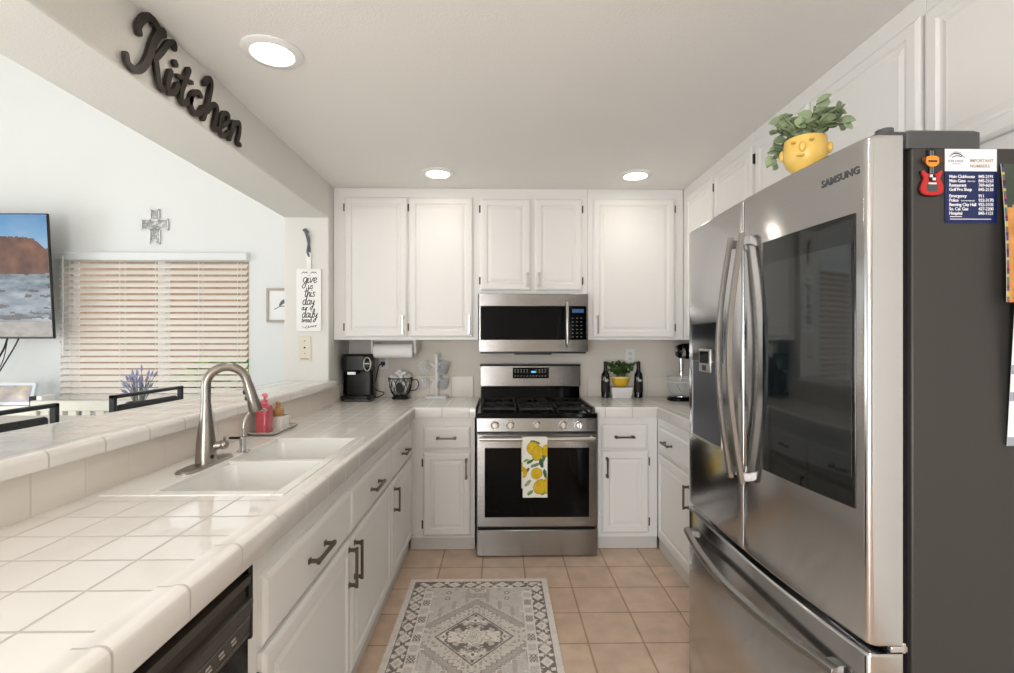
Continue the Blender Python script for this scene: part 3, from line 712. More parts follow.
b = curved_slab(FR0 + .002, FR1 - .002, .06, .728, r0=.012, r1=.02); dd = b.build('freezer_drawer', M_steelv, fr, angle=50)
b = B(); b.box(.79, FXC + .001, FR0 + .012, FR1 - .012, .06, 1.762); b.build('door_seal', M_black, fr, smooth=False)
b = B(); b.box(.79, .826, FR0 + .001, FR0 + .03, .7295, .7435); b.cyl((.818, FR0 + .006, .728), .006, .022, n=12); b.build('middle_hinge', M_chrome, fr, bevel=.003)
b = B(); b.box(.80, 1.55, FR0 + .02, FR1 - .02, .0, .06); b.build('kick_grille', M_black, fr, smooth=False)
# hinge covers on top
b = B(); b.loft([rrect(.822, .975, FR0 + .001, FR0 + .075, .006, 1.7495), rrect(.822, .975, FR0 + .001, FR0 + .075, .006, 1.782), rrect(.828, .969, FR0 + .006, FR0 + .070, .006, 1.787)])
b.build('hinge_cover', M_dkgrey, fr)
b = B(); b.loft([rrect(.765, .83, FR0 + .004, FR0 + .045, .004, 1.7752), rrect(.765, .83, FR0 + .004, FR0 + .045, .004, 1.782)]); b.cyl((.793, FR0 + .022, 1.782), .016, .012); b.box(.80, .83, FR0 + .006, FR0 + .042, 1.765, 1.785)
b.build('hinge_cap', M_dkgrey, fr, bevel=.002)
b = B(); b.loft([rrect(.822, .975, FR1 - .075, FR1 - .001, .006, 1.7495), rrect(.828, .969, FR1 - .07, FR1 - .006, .006, 1.787)]); b.build('hinge_cover', M_dkgrey, fr)
# screen on the near door
b = B(); ys = [1.013 + (1.327 - 1.013) * k / 14 for k in range(15)]
def slabstrip(b, y0, y1, z0, z1, o0, o1, n=14, r=.008):
    ys = [y0 + (y1 - y0) * k / n for k in range(n + 1)]
    fr_, bk = [], []
    rings = []
    for y in ys: rings.append([(face(y) + o0, y, z0), (face(y) + o0, y, z1), (face(y) + o1, y, z1), (face(y) + o1, y, z0)])
    return b.loft(rings)
slabstrip(b, 1.013, 1.327, 1.012, 1.626, -.0025, .004); sc = b.build('screen', M_screen, dn, bevel=.0015)
b = B(); slabstrip(b, 1.020, 1.32, 1.075, 1.565, -.0032, -.002); b.build('display_glass', mat('screen_glass', (18, 24, 27), .05, var=.05, spec=1.0), sc, smooth=False)
# brand lettering, reads from far to near
lt = text_mesh('lettering', 'SAMSUNG', .0215, M_dkgrey, dn, basis((0, 1.106, 1.706), (0, -1, 0), (0, 0, 1)), .0006, bold=.0005, spacing=1.06)
for v_ in lt.data.vertices: v_.co.x += face(v_.co.y) - .0006
# dispenser on the far door
b = B(); slabstrip(b, 1.565, 1.835, 1.42, 1.4222, -.0012, .002); slabstrip(b, 1.565, 1.835, 1.287, 1.2885, -.0012, .002); b.build('dispenser_line', M_black, df, smooth=False)
b = B(); slabstrip(b, 1.565, 1.832, 1.290, 1.4195, -.0010, .003); dpan = b.build('dispenser_panel', mat('dispenser_gloss', (58, 58, 60), .12, .6, var=.03), df, smooth=False)
b = B(); slabstrip(b, 1.575, 1.832, 1.018, 1.2865, -.0012, .003); rc = b.build('dispenser_recess', mat('recess_grey', (66, 68, 74), .35, .3, var=.05), df, smooth=False)
b = B()
for a in ((1.83, 1.836, 1.012, 1.287), (1.57, 1.836, 1.010, 1.0165), (1.57, 1.576, 1.012, 1.06)): slabstrip(b, *a, -.003, .003, n=6)
b.build('recess_trim', M_pullb, rc, smooth=False)
b = B(); slabstrip(b, 1.655, 1.755, 1.252, 1.332, -.006, .003, n=5); pd = b.build('dispenser_display', M_pullb, df, bevel=.003)
b = B(); slabstrip(b, 1.668, 1.745, 1.283, 1.325, -.0075, -.004, n=5); b.build('display_window', M_blackgloss, pd, smooth=False)
b = B(); slabstrip(b, 1.69, 1.72, 1.258, 1.276, -.0075, -.004, n=3); b.build('dispenser_spout', M_black, pd, smooth=False)
# handles: bowed bars
def vhandle(yc):
    rings = []; n = 20
    for k in range(n + 1):
        u = k / n; z = .952 + (1.668 - .952) * u; o = .020 + .038 * math.sin(math.pi * u); xx = face(yc) - o
        rings.append([(xx + a, yc + c, z) for a, c in ((-.007, -.007), (-.0085, 0), (-.007, .007), (.005, .010), (.006, 0), (.005, -.010))])
    b = B(); b.loft(rings)
    for z in (.972, 1.648): b.box(face(yc) - .028, face(yc) + .002, yc - .006, yc + .006, z - .012, z + .012)
    return b
vhandle(SEAM - .034).build('handle', M_steel, dn, bevel=.001, angle=60)
vhandle(SEAM + .034).build('handle', M_steel, df, bevel=.001, angle=60)
rings = []; n = 24
for k in range(n + 1):
    u = k / n; y = 1.035 + (1.832 - 1.035) * u; o = .022 + .036 * math.sin(math.pi * u); xx = face(y) - o
    rings.append([(xx + a, y, .655 + c) for a, c in ((-.010, -.010), (-.013, 0), (-.010, .010), (.006, .014), (.010, 0), (.006, -.014))])
b = B(); b.loft(rings)
for y in (1.06, 1.808): b.box(face(y) - .03, face(y) + .002, y - .016, y + .016, .645, .665)
b.build('handle', M_steel, dd, bevel=.001, angle=60)

# ------------------------------------------------------------------ magnets and papers on the side of the refrigerator
MY = FR0 - .0006
gm = thing('guitar_magnet', 'red guitar bottle-opener magnet on the dark refrigerator side', 'magnet', (.868, MY, 1.652))
FM = basis((0, 0, 0), (1, 0, 0), (0, 0, 1))     # local x right, y up, z towards the camera
def blob(pts, n=5): return [(p.x, p.y) for p in catmull([(a, c, 0) for a, c in pts] + [(pts[0][0], pts[0][1], 0)], n)[:-1]]
def fan(b, poly, z0, z1): b.prism(poly, z0, z1, FM)
body = blob([(0, .0), (.016, .002), (.0235, .012), (.020, .026), (.0165, .034), (.021, .046), (.017, .050), (.010, .044), (0, .044), (-.010, .044), (-.018, .050), (-.021, .045), (-.0165, .034), (-.020, .026), (-.0235, .012), (-.016, .002)])
b = B(); fan(b, [(x * 1.1, (y - .024) * 1.06 + .024) for x, y in body], .0005, .003); b.build('guitar_backing', M_black, gm, smooth=False)
b = B(); fan(b, body, .003, .0055); gb = b.build('guitar_body', mat('guitar_red', (176, 36, 36), .25, var=.1), gm, smooth=False)
b = B(); fan(b, blob([(-.011, .012), (-.010, .022), (0, .024), (.010, .022), (.011, .012), (.006, .008), (-.006, .008)]), .0055, .0062); b.build('opener_slot', M_dkgrey, gb, smooth=False)
b = B(); fan(b, [(.008 * math.cos(t * .3142), .035 + .008 * math.sin(t * .3142)) for t in range(20)], .0055, .0062); b.build('pickguard', M_black, gb, smooth=False)
b = B(); fan(b, [(-.006, .036), (0, .036), (0, .041), (-.005, .041)], .0062, .0068); fan(b, [(0, .030), (.006, .030), (.006, .035), (0, .035)], .0062, .0068); fan(b, [(-.008, .022), (.008, .022), (.008, .025), (-.008, .025)], .0055, .0064); b.build('white_marks', M_white, gb, smooth=False)
b = B(); fan(b, [(-.005, .044), (.005, .044), (.005, .064), (-.005, .064)], .001, .004); fan(b, blob([(-.008, .082), (-.007, .092), (0, .096), (.007, .092), (.008, .082), (0, .080)]), .001, .004); b.build('neck', M_black, gm, smooth=False)
b = B()
for x in (-.003, 0, .003): fan(b, [(x - .0004, .044), (x + .0004, .044), (x + .0004, .09), (x - .0004, .09)], .004, .0046)
b.build('strings', M_chrome, gm, smooth=False)
b = B(); fan(b, blob([(-.014, .066), (-.012, .076), (-.004, .079), (.004, .079), (.012, .076), (.014, .066), (.006, .058), (-.006, .058)]), .0045, .0065); hb = b.build('orange_badge', mat('badge_orange', (224, 140, 40), .3, var=.1), gm, smooth=False)
b = B(); fan(b, [(-.021, .068), (-.013, .066), (-.013, .076), (-.020, .077)], .0045, .0066); fan(b, [(.021, .068), (.013, .066), (.013, .076), (.020, .077)], .0045, .0066); fan(b, [(-.009, .066), (.009, .066), (.009, .070), (-.009, .070)], .0065, .007); b.build('badge_marks', mat('badge_brown', (92, 44, 24), .4), hb, smooth=False)

ns = thing('phone_list_magnet', 'blue and white magnet sheet of phone numbers on refrigerator side', 'magnet', (.898, MY, 1.598))
NW, NH = .106, .149
b = B(); fan(b, [(0, 0), (NW, 0), (NW, .104), (0, .104)], .0003, .0012); b.build('blue_panel', mat('magnet_blue', (14, 30, 80), .35, var=.04), ns, smooth=False)
b = B(); fan(b, [(0, .104), (NW, .104), (NW, NH), (0, NH)], .0003, .0012); b.build('white_panel', mat('magnet_white', (226, 227, 232), .4, var=.01), ns, smooth=False)
def ft(x, y): return basis((x, -.0014, y), (1, 0, 0), (0, 0, 1))
M_wprint = mat('white_print', (242, 243, 246), .5, var=0); M_tan = mat('tan_print', (168, 140, 112), .5, var=.05); M_navy = mat('navy_print', (34, 44, 84), .5)
for k, (a, c) in enumerate((('Main Clubhouse', '845-2191'), ('Main Gate', '845-2163'), ('Restaurant', '769-6654'), ('Golf Pro Shop', '845-2135'), None, ('Emergency', '911'), ('Police (non-emergency)', '922-3170'), ('Banning City Hall', '922-3105'), ('So. Cal. Gas', '427-2200'), ('Hospital', '845-1121')) if True else ()) if False else []:
    pass
rows = [('Main Clubhouse', '845-2191', .0965), ('Main Gate', '845-2163', .0878), ('Restaurant', '769-6654', .0791), ('Golf Pro Shop', '845-2135', .0704),
        ('Emergency', '911', .0574), ('Police', '922-3170', .0487), ('Banning City Hall', '922-3105', .0400), ('So. Cal. Gas', '427-2200', .0313), ('Hospital', '845-1121', .0226)]
for a, c, y in rows:
    text_mesh('list_line', a, .0088, M_wprint, ns, ft(.008, y - .006), .0001, bold=.0001, spacing=.92)
    text_mesh('list_line', c, .0088, M_wprint, ns, ft(.068, y - .006), .0001, bold=.0001, spacing=.92)
text_mesh('list_line', '(non-emergency)', .004, M_wprint, ns, ft(.0325, .0437), .0001)
text_mesh('list_line', '(Security)', .004, M_wprint, ns, ft(.046, .0828), .0001)
b = B(); fan(b, [(.010, .012), (.034, .012), (.034, .0132), (.010, .0132)], .0012, .0015); fan(b, [(.010, .007), (.094, .007), (.094, .0081), (.010, .0081)], .0012, .0015); b.build('small_print', M_wprint, ns, smooth=False)
text_mesh('heading', 'IMPORTANT', .0086, M_tan, ns, ft(.0505, .1225), .0001, bold=.0002)
text_mesh('heading', 'NUMBERS', .0086, M_tan, ns, ft(.0505, .1115), .0001, bold=.0002, spacing=1.12)
b = B(); stroke(b, [(.008, .133), (.018, .1395), (.028, .139), (.040, .132)], lambda u: .003 - .0022 * abs(u - .5) * 2, .0012, .0016, FM); stroke(b, [(.014, .132), (.024, .135), (.034, .133)], .0016, .0012, .0016, FM); b.build('emblem', M_navy, ns, smooth=False)
b = B(); stroke(b, [(.012, .139), (.022, .1435), (.034, .140)], .0008, .0012, .0016, FM); b.build('emblem_arc', M_tan, ns, smooth=False)
text_mesh('club_name', 'SUN LAKES', .0062, M_navy, ns, ft(.006, .1225), .0001)
b = B(); fan(b, [(.014, .1185), (.032, .1185), (.032, .1192), (.014, .1192)], .0012, .0015); b.build('small_print', M_navy, ns, smooth=False)

def bread(u, v):
    n = fbm(u * 5 + 2, v * 7, 5); m_ = fbm(u * 14, v * 16, 9)
    if v > .66 + .06 * math.sin(u * 7): c = [40 + 26 * n, 52 + 26 * n, 44 + 20 * n]
    else:
        q = .5 * n + .5 * m_; c = [150 + 100 * q, 92 + 96 * q, 38 + 70 * q]
        if math.hypot(u - .62, (v - .35) * 1.4) < .22: c = [226 + 20 * m_, 178 + 30 * m_, 104 + 30 * m_]
    if u < .013:
        k = int(v * 40) % 5; c = [(150, 60, 90), (60, 110, 90), (190, 170, 80), (70, 60, 120), (40, 40, 44)][k]
    return c
M_print = mat('printed_paper', (255, 255, 255), .35, var=.02, attr=True)
cal = thing('wall_calendar', 'hanging food photo calendar at the right edge of refrigerator side', 'calendar', (1.006, MY - .001, 1.155))
picture('photo_page', .22, .278, 40, 50, lin255(bread), M_print, cal, basis((0, -.006, .282), (1, 0, 0), (0, 0, 1)), .001, lambda u, v: .012 * (1 - v) * (1 - u) + .004 * math.sin(3 * v))
picture('month_page', .20, .29, 12, 16, lin255(lambda u, v: (232, 234, 238) if (int(u * 7 * 4) % 4 and int(v * 6 * 5) % 5) or v > .86 else (150, 156, 168)), M_print, cal, basis((.015, -.004, -.006), (1, 0, 0), (0, 0, 1)), .001, lambda u, v: .016 * (1 - u) * v)
# ------------------------------------------------------------------ planter on the refrigerator
pp = thing('face_planter', 'yellow face-shaped pot with trailing green leaves on top of the refrigerator', 'potted plant', (.790, 1.262, 1.7755))
M_yel = mat('yellow_glaze', (226, 188, 98), .3, var=.12, scale=14)
b = B(); b.lathe([(.028, 0), (.029, .012), (.032, .022), (.044, .036), (.0505, .054), (.0505, .082), (.048, .102), (.044, .103), (.044, .090), (0, .090)]); pot = b.build('pot', M_yel, pp)
fv = Vector((-.62, -.78, 0)); sv = Vector((.78, -.62, 0))
b = B(); b.sphere(fv * .0535 + Vector((0, 0, .070)), .010, .8, .8, 1.3); b.sphere(fv * .052 + sv * -.004 + Vector((0, 0, .05)), .009, 1.2, .8, .4); b.build('nose', M_yel, pot)
for e in (-1, 1): b = B(); b.sphere(sv * .053 * e + Vector((0, 0, .072)), .012, .6, .8, 1.2); b.build('ear', M_yel, pot)
b = B()
for e in (-1, 1): b.sphere(fv * .051 + sv * .02 * e + Vector((0, 0, .084)), .006, 1, 1, .45)
b.build('closed_eye', mat('eye_brown', (196, 156, 78), .5), pot)
b = B(); b.cyl((0, 0, .0955), .0455, .004); b.build('soil', mat('soil', (52, 40, 32), .9, var=.3, scale=60), pp)
def leaf(b, c, u, n_, L_, W_):
    u = u.normalized(); n_ = (n_ - u * n_.dot(u)).normalized(); v = u.cross(n_)
    R = []
    for k in range(6):
        t = k / 5; h = W_ * math.sin(math.pi * min(1, .08 + t * .92)) ** .7 * (.9 if k < 5 else .15); d = -.25 * L_ * t * t
        p = c + u * L_ * t + n_ * d * .5
        R.append([p - v * h * .5 + n_ * h * .12, p, p + v * h * .5 + n_ * h * .12, p + v * h * .3 - n_ * .0008, p - n_ * .0012, p - v * h * .3 - n_ * .0008])
    b.loft(R)
def foliage(parent, stems, m, mstem, seed, Lf, Wf, lname='leaf', single=True):
    rnd = random.Random(seed); bs = B(); bl_ = B()
    for pts, nl in stems:
        C = catmull(pts, 6); bs.tube(C, [.0022 * (1 - .6 * k / len(C)) for k in range(len(C))], 6)
        for k in range(nl):
            t = .18 + .82 * (k + 1) / nl; i = min(len(C) - 1, int(t * (len(C) - 1))); p = C[i]
            tan = (C[min(i + 1, len(C) - 1)] - C[max(i - 1, 0)]).normalized()
            for s_ in (0, 1):
                a = rnd.random() * 6.28; side = Vector((math.cos(a), math.sin(a), rnd.uniform(-.3, .7)))
                u = (tan * rnd.uniform(.2, .7) + side).normalized()
                leaf(bl_, p, u, Vector((rnd.uniform(-.9, .3), rnd.uniform(-1.1, -.2), rnd.uniform(.3, .9))), Lf * rnd.uniform(.7, 1.15), Wf * rnd.uniform(.8, 1.15))
    bs.build('stems', mstem, parent); bl_.build('leaves', m, parent, angle=60)
M_leaf = mat('grey_green_leaf', (140, 156, 122), .5, var=.3, scale=25); M_stem = mat('plant_stem', (96, 104, 70), .6, var=.1)
rnd = random.Random(3); st = []
for k in range(20):
    a = k * 2.4; r = .03 + .042 * rnd.random(); h = .04 + .045 * rnd.random()
    st.append(([(.012 * math.cos(a), .012 * math.sin(a), .092), (.5 * r * math.cos(a), .5 * r * math.sin(a), .092 + h * .6), (r * math.cos(a), r * math.sin(a), .092 + h * (.7 if k % 3 else .95))], 4))
for (dx, dy, dz, hz) in ((-.035, .062, .075, .12), (.045, -.052, .12, .135), (.035, -.06, .14, .15), (-.03, .05, .10, .13)):
    st.append(([(0, 0, .092), (dx * .45, dy * .45, hz), (dx, dy, dz + .01), (dx * 1.15, dy * 1.15, dz)], 6))
foliage(pp, st, M_leaf, M_stem, 5, .032, .040)

# ------------------------------------------------------------------ "Kitchen" sign on the header
sg = thing('kitchen_sign', 'dark metal word sign reading Kitchen on the wall above the pass-through', 'sign', (XL, 0, 0))
CXp, CYp, F_, TH = 507.0, 341.0, 494.0, math.atan(8 / 494.0)
def wallpt(zx, zy, X=XL + .012):
    """a point of the sign's outline on the wall plane (along-wall, height)"""
    a = (90 + zx / 4.206 - CXp) / F_; e = (CYp - zy / 4.206) / F_
    dx, dy = a * math.cos(TH) + math.sin(TH), math.cos(TH) - a * math.sin(TH); t = X / dx
    return (dy * t, 1.36 + e * t)
WS = basis((0, 0, 0), (0, 1, 0), (0, 0, 1))
LT = {'K': [([(203, 142), (200, 105), (232, 70), (262, 88), (285, 128), (305, 140)], lambda u: .020 + .012 * u), ([(292, 132), (262, 180), (240, 245), (215, 285), (185, 295), (155, 265), (147, 225)], lambda u: .030 - .012 * u),
            ([(352, 205), (350, 182), (325, 182), (300, 215), (272, 245)], .021), ([(270, 240), (278, 290), (285, 345), (305, 378), (325, 365)], lambda u: .026 - .006 * u)],
      'i': [([(335, 300), (322, 345), (325, 385), (348, 388), (365, 355)], .021), ([(352, 268), (356, 266)], .026)],
      't': [([(412, 292), (392, 345), (378, 395), (385, 430), (408, 432), (422, 415)], .021), ([(362, 318), (395, 335), (425, 348)], .015)],
      'c': [([(462, 405), (450, 388), (428, 395), (418, 432), (430, 470), (452, 478), (472, 452)], .020)],
      'h': [([(478, 352), (498, 330), (506, 355), (496, 415), (478, 480), (470, 500)], .020), ([(488, 470), (512, 440), (530, 452), (524, 500), (518, 535), (532, 548), (546, 530)], .020)],
      'e': [([(548, 532), (572, 515), (578, 485), (560, 476), (544, 505), (543, 550), (558, 572), (582, 555)], .019)],
      'n': [([(596, 512), (590, 555), (582, 585)], .020), ([(590, 560), (608, 520), (625, 520), (624, 560), (616, 598), (628, 610)], .020)]}
for ch, sts in LT.items():
    b = B()
    for k, (pts, wd) in enumerate(sts): stroke(b, [wallpt(*p) for p in pts], wd, .006 + .0007 * k, .020 - .0007 * k, WS, n=7)
    b.build('letter', M_bronze, sg, smooth=False)
b = B()
for zx, zy in ((262, 190), (396, 345), (500, 400), (606, 530)):
    p = wallpt(zx, zy); b.cyl((.0, p[0], p[1]), .004, .008, axis='x', n=8)
b.build('stand_off', M_bronze, sg)

# ------------------------------------------------------------------ verse board, switch plate on the column
GL = {  # small brush alphabet: strokes on an x-height of 1
 'g': ([[(.7, .9), (.3, 1), (.05, .6), (.25, .1), (.6, .3), (.75, .95), (.7, .1), (.5, -.9), (.1, -.9), (.15, -.4), (.8, .1)]], .85), 'i': ([[(.1, .9), (.08, .2), (.25, .0), (.4, .2)], [(.14, 1.35), (.16, 1.42)]], .42),
 'v': ([[(0, .95), (.25, .05), (.6, .9), (.75, .85)]], .72), 'e': ([[(.05, .45), (.5, .6), (.45, .95), (.15, .9), (.05, .4), (.3, .02), (.65, .25)]], .62), 'u': ([[(.05, .95), (.08, .2), (.3, 0), (.6, .4), (.65, .95), (.62, .1), (.8, .05)]], .82),
 's': ([[(.5, .85), (.25, 1), (.1, .7), (.42, .4), (.35, .05), (.0, .1)]], .6), 't': ([[(.25, 1.8), (.18, .3), (.32, .0), (.5, .2)], [(-.05, 1.15), (.55, 1.25)]], .5), 'h': ([[(.15, 1.9), (.1, 0), (.25, .7), (.5, .95), (.6, .6), (.58, .1), (.75, .1)]], .75),
 'd': ([[(.6, .8), (.3, 1), (.05, .5), (.25, .02), (.55, .3), (.68, 1.9), (.66, .15), (.85, .1)]], .86), 'a': ([[(.6, .8), (.3, 1), (.05, .5), (.25, .02), (.55, .4), (.62, .95), (.62, .1), (.8, .1)]], .8), 'y': ([[(.05, .95), (.15, .3), (.45, .3), (.62, .95), (.5, -.3), (.25, -.95), (.0, -.7), (.7, .1)]], .76),
 'l': ([[(.1, .2), (.4, 1.4), (.25, 1.9), (.12, 1.2), (.15, .2), (.32, 0), (.45, .2)]], .45), 'o': ([[(.35, 1), (.08, .6), (.2, .05), (.5, .1), (.6, .6), (.4, .98), (.7, .9)]], .7), 'r': ([[(.08, .95), (.1, .0), (.2, .7), (.5, .95)]], .55), 'b': ([[(.12, 1.9), (.08, .1), (.4, .05), (.6, .5), (.35, .95), (.1, .6)]], .7)}
vb = thing('verse_board', 'white cutting-board sign lettered give us this day our daily bread on the column', 'sign', (-1.296, 3.399, 1.428))
vbw, vbh = .166, .424
b = B(); b.prism([(p[0], p[1]) for p in rrect(-vbw / 2, vbw / 2, 0, vbh, .006)], .001, .013, FM); b.prism([(p[0], p[1]) for p in rrect(-.016, .016, vbh - .004, vbh + .115, .014)], .001, .013, FM); bo = b.build('board', mat('board_white', (244, 244, 242), .5, var=.01), vb, smooth=False)
b = B()
def word(b, wd, cx, y, s_, wgt):
    tot = sum(GL[c][1] for c in wd) * s_; x = cx - tot / 2
    for c in wd:
        for pts in GL[c][0]: stroke(b, [(x + (p[0] + .15 * p[1]) * s_, y + p[1] * s_) for p in pts], wgt, .013, .0138, FM, n=4)
        x += GL[c][1] * s_
word(b, 'give', .006, .328, .036, .0052); word(b, 'us', .012, .288, .024, .004); word(b, 'this', .006, .234, .032, .0052); word(b, 'day', -.002, .178, .034, .0052)
word(b, 'our', -.028, .142, .020, .0038); word(b, 'daily', .006, .092, .032, .0050); word(b, 'bread', -.014, .060, .019, .0038)
for x0, s_ in ((-.05, 1), (.01, 1)):
    stroke(b, [(x0, .392), (x0 + .02, .400), (x0 + .045, .394)], .0025, .013, .0138, FM)
    for k in range(3): stroke(b, [(x0 + .01 + k * .012, .395), (x0 + .014 + k * .012, .404)], .003, .013, .0138, FM)
stroke(b, [(-.045, .030), (-.015, .020), (.02, .030), (.055, .040)], .0028, .013, .0138, FM)
for k in range(5): stroke(b, [(-.02 + k * .016, .026), (-.014 + k * .016, .037)], .0035, .013, .0138, FM)
b.build('lettering', mat('ink_black', (30, 30, 32), .6), bo, smooth=False)
b = B(); m_ = FM
for k in range(3):
    stroke(b, [(-.028 + k * .004, vbh + .26), (-.010 + .006 * k, vbh + .20), (.004 - .006 * k, vbh + .12), (-.004 + .003 * k, vbh + .085)], .012, .004 + .004 * k, .009 + .004 * k, FM)
stroke(b, [(-.036, vbh + .262), (-.022, vbh + .268), (-.008, vbh + .250)], .014, .004, .014, FM)
b.build('hanging_ribbon', mat('ribbon_grey', (104, 108, 112), .8, var=.3, scale=90), vb, smooth=False)
b = B(); b.cyl((-.022, -.0005, vbh + .262), .004, -.012, axis='y', n=8); b.build('nail', M_dkgrey, vb)

sp_ = thing('switch_plate', 'cream dimmer plate below the verse board on the column', 'switch plate', (-1.326, 3.399, 1.305))
M_cream = mat('cream_plastic', (226, 218, 200), .4, var=.02)
b = B(); b.prism([(p[0], p[1]) for p in rrect(-.041, .041, -.085, .085, .006)], .0005, .006, FM); b.build('plate', M_cream, sp_, bevel=.0015, smooth=False)
b = B(); b.cyl((0, -.006, .01), .006, -.004, axis='y'); b.cyl((0, -.006, .055), .003, -.002, axis='y'); b.cyl((0, -.006, -.03), .003, -.002, axis='y'); b.build('socket', M_blackmat, sp_)
b = B(); b.box(-.028, .028, -.007, -.006, -.072, -.062); b.build('print_strip', mat('grey_print', (170, 165, 155), .5), sp_, smooth=False)

# ------------------------------------------------------------------ small things on the back worktop
cm = thing('coffee_maker', 'black single-cup coffee maker in the left worktop corner', 'coffee maker', (-1.04, 3.665, CZ + .0005))
b = B(); b.loft([rrect(-.105, .105, -.10, .12, .03, 0), rrect(-.105, .105, -.10, .12, .03, .035)]); b.loft([rrect(-.105, .105, .0, .12, .03, .03), rrect(-.105, .105, .0, .12, .03, .24)]); 
b.loft([rrect(-.105, .105, -.09, .12, .05, .215), rrect(-.105, .105, -.10, .12, .055, .225), rrect(-.105, .105, -.10, .12, .055, .325), rrect(-.10, .10, -.09, .115, .05, .338)]); b.build('body', M_black, cm)
b = B(); b.lathe([(.023, -.104), (.023, -.09)], (0.094, 0, .268), axis='y', sy=1.9, n=30); ov = b.build('oval_badge', M_black, cm)
b = B(); q = [(.094 + .025 * math.cos(t * .2094), -.104, .268 + .048 * math.sin(t * .2094)) for t in range(30)]; b.tube(q, .0042, 8, closed=True); b.build('badge_rim', M_pullb, ov)
b = B(); b.box(.076, .108, -.1055, -.1035, .269, .275); b.build('badge_print', M_white, ov, smooth=False)
b = B(); b.box(-.048, .012, -.106, -.096, .192, .214); b.build('chrome_strip', M_chrome, cm, bevel=.002)
b = B(); b.lathe([(.05, .225), (.045, .205), (.03, .195)], (-.02, -.045, 0)); b.build('brew_head', M_blackgloss, cm)
b = B(); b.loft([rrect(-.07, .125, -.135, -.0, .03, 0.0), rrect(-.07, .125, -.135, -.0, .03, .012), rrect(-.06, .115, -.125, -.01, .03, .014)]); dt = b.build('drip_tray', M_dkgrey, cm)
b = B()
for k in range(7): b.box(-.05 + k * .023, -.042 + k * .023, -.12, -.02, .0135, .0165)
b.build('grille', M_chrome, dt, smooth=False)
b = B(); b.loft([rrect(-.135, -.107, -.03, .11, .012, .03), rrect(-.135, -.107, -.03, .11, .012, .31)]) if False else b.box(-.112, -.1045, .0, .11, .04, .31); b.build('water_tank', mat('smoked_tank', (24, 26, 30), .1, var=.05), cm, bevel=.003)
b = B(); b.tube(catmull([(.09, .10, .03), (.12, .06, .012), (.165, .05, .03), (.172, .08, .045), (.13, .12, .05), (.095, .13, .07), (.092, .165, .15), (.11, .176, .24), (.135, .178, .262)], 6), .0035, 8); b.build('power_cord', M_black, cm)

def outlet(name, lab, x, z, grp=None, cols=M_white, plug=False):
    t = thing(name, lab, 'outlet', (x, YW - .0005, z))
    b = B(); b.prism([(p[0], p[1]) for p in rrect(-.035, .035, -.058, .058, .005)], 0, .005, FM); b.build('plate', cols, t, bevel=.001, smooth=False)
    for dz in (-.02, .02):
        b = B(); b.prism([(p[0], p[1]) for p in rrect(-.016, .016, dz - .014, dz + .014, .008)], .005, .0065, FM); s_ = b.build('socket', mat('socket_face', (226, 224, 218), .4), t, smooth=False)
        b = B(); b.box(-.007, -.005, -.0075, -.006, dz - .004, dz + .006); b.box(.005, .007, -.0075, -.006, dz - .004, dz + .006); b.build('slot', M_black, s_, smooth=False)
    return t
outlet('wall_outlet', 'white wall outlet behind the coffee maker cord', -.898, 1.20)
pg = thing('power_plug', 'black plug of the coffee maker cord in the wall outlet', 'plug', (-.898, YW - .0075, 1.185))
b = B(); b.box(-.014, .014, -.026, 0, -.014, .014); b.tube([(0, -.02, -.008), (-.002, -.024, -.026)], .005, 8); b.build('plug_body', M_black, pg, bevel=.003)
outlet('wall_outlet', 'white wall outlet behind the right wine bottle', 1.028, 1.24)

# paper towel under the cabinet
ph = thing('paper_towel_holder', 'white paper towel holder mounted under the left wall cabinet', 'holder', (-.78, 3.68, UZ0 - .0015))
b = B()
for x in (-.158, .158): b.loft([rrect(x - .009, x + .009, -.03, .03, .006, 0), rrect(x - .009, x + .009, -.022, .022, .006, -.08), rrect(x - .009, x + .009, -.014, .014, .006, -.098)])
b.box(-.158, .158, -.02, .02, -.006, 0); b.build('bracket', M_white, ph)
b = B(); b.cyl((-.165, 0, -.08), .010, .33, axis='x', n=16); b.build('rod', M_white, ph)
pr = thing('paper_towel_roll', 'white paper towel roll in the holder above the coffee basket', 'paper towel', (-.78, 3.68, UZ0 - .0815))
b = B(); b.lathe([(.014, -.142), (.052, -.142), (.053, -.138), (.053, .138), (.052, .142), (.014, .142), (.014, -.142)], axis='x', n=36); b.build('paper', mat('paper_white', (244, 243, 240), .9, var=.02, bump=.2, bscale=120), pr)

# wire basket of coffee pods
kb_ = thing('pod_basket', 'black wire mug-shaped basket of coffee pods left of the mug tree', 'basket', (-.742, 3.735, CZ + .0005))
b = B(); b.lathe([(.062, 0), (.062, .012), (.055, .016), (.05, .028), (.046, .028), (.044, .012), (0, .012)]); b.build('base', M_blackmat, kb_)
b = B()
pf = [(.052, .028), (.068, .05), (.078, .08), (.083, .11), (.089, .155)]
def prof_r(h):
    for (r0, h0), (r1, h1) in zip(pf, pf[1:]):
        if h <= h1: return r0 + (r1 - r0) * (h - h0) / (h1 - h0)
    return pf[-1][0]
for k in range(14):
    for s_ in (-1, 1):
        b.tube([(prof_r(h) * math.cos(6.283 * k / 14 + s_ * (h - .028) * 5), prof_r(h) * math.sin(6.283 * k / 14 + s_ * (h - .028) * 5), h) for h in (.028, .05, .08, .11, .135, .155)], .0022, 6)
for h in (.03, .155): b.tube([(prof_r(h) * math.cos(t * .2618), prof_r(h) * math.sin(t * .2618), h) for t in range(24)], .004, 8, closed=True)
b.build('wire_cup', M_black, kb_)
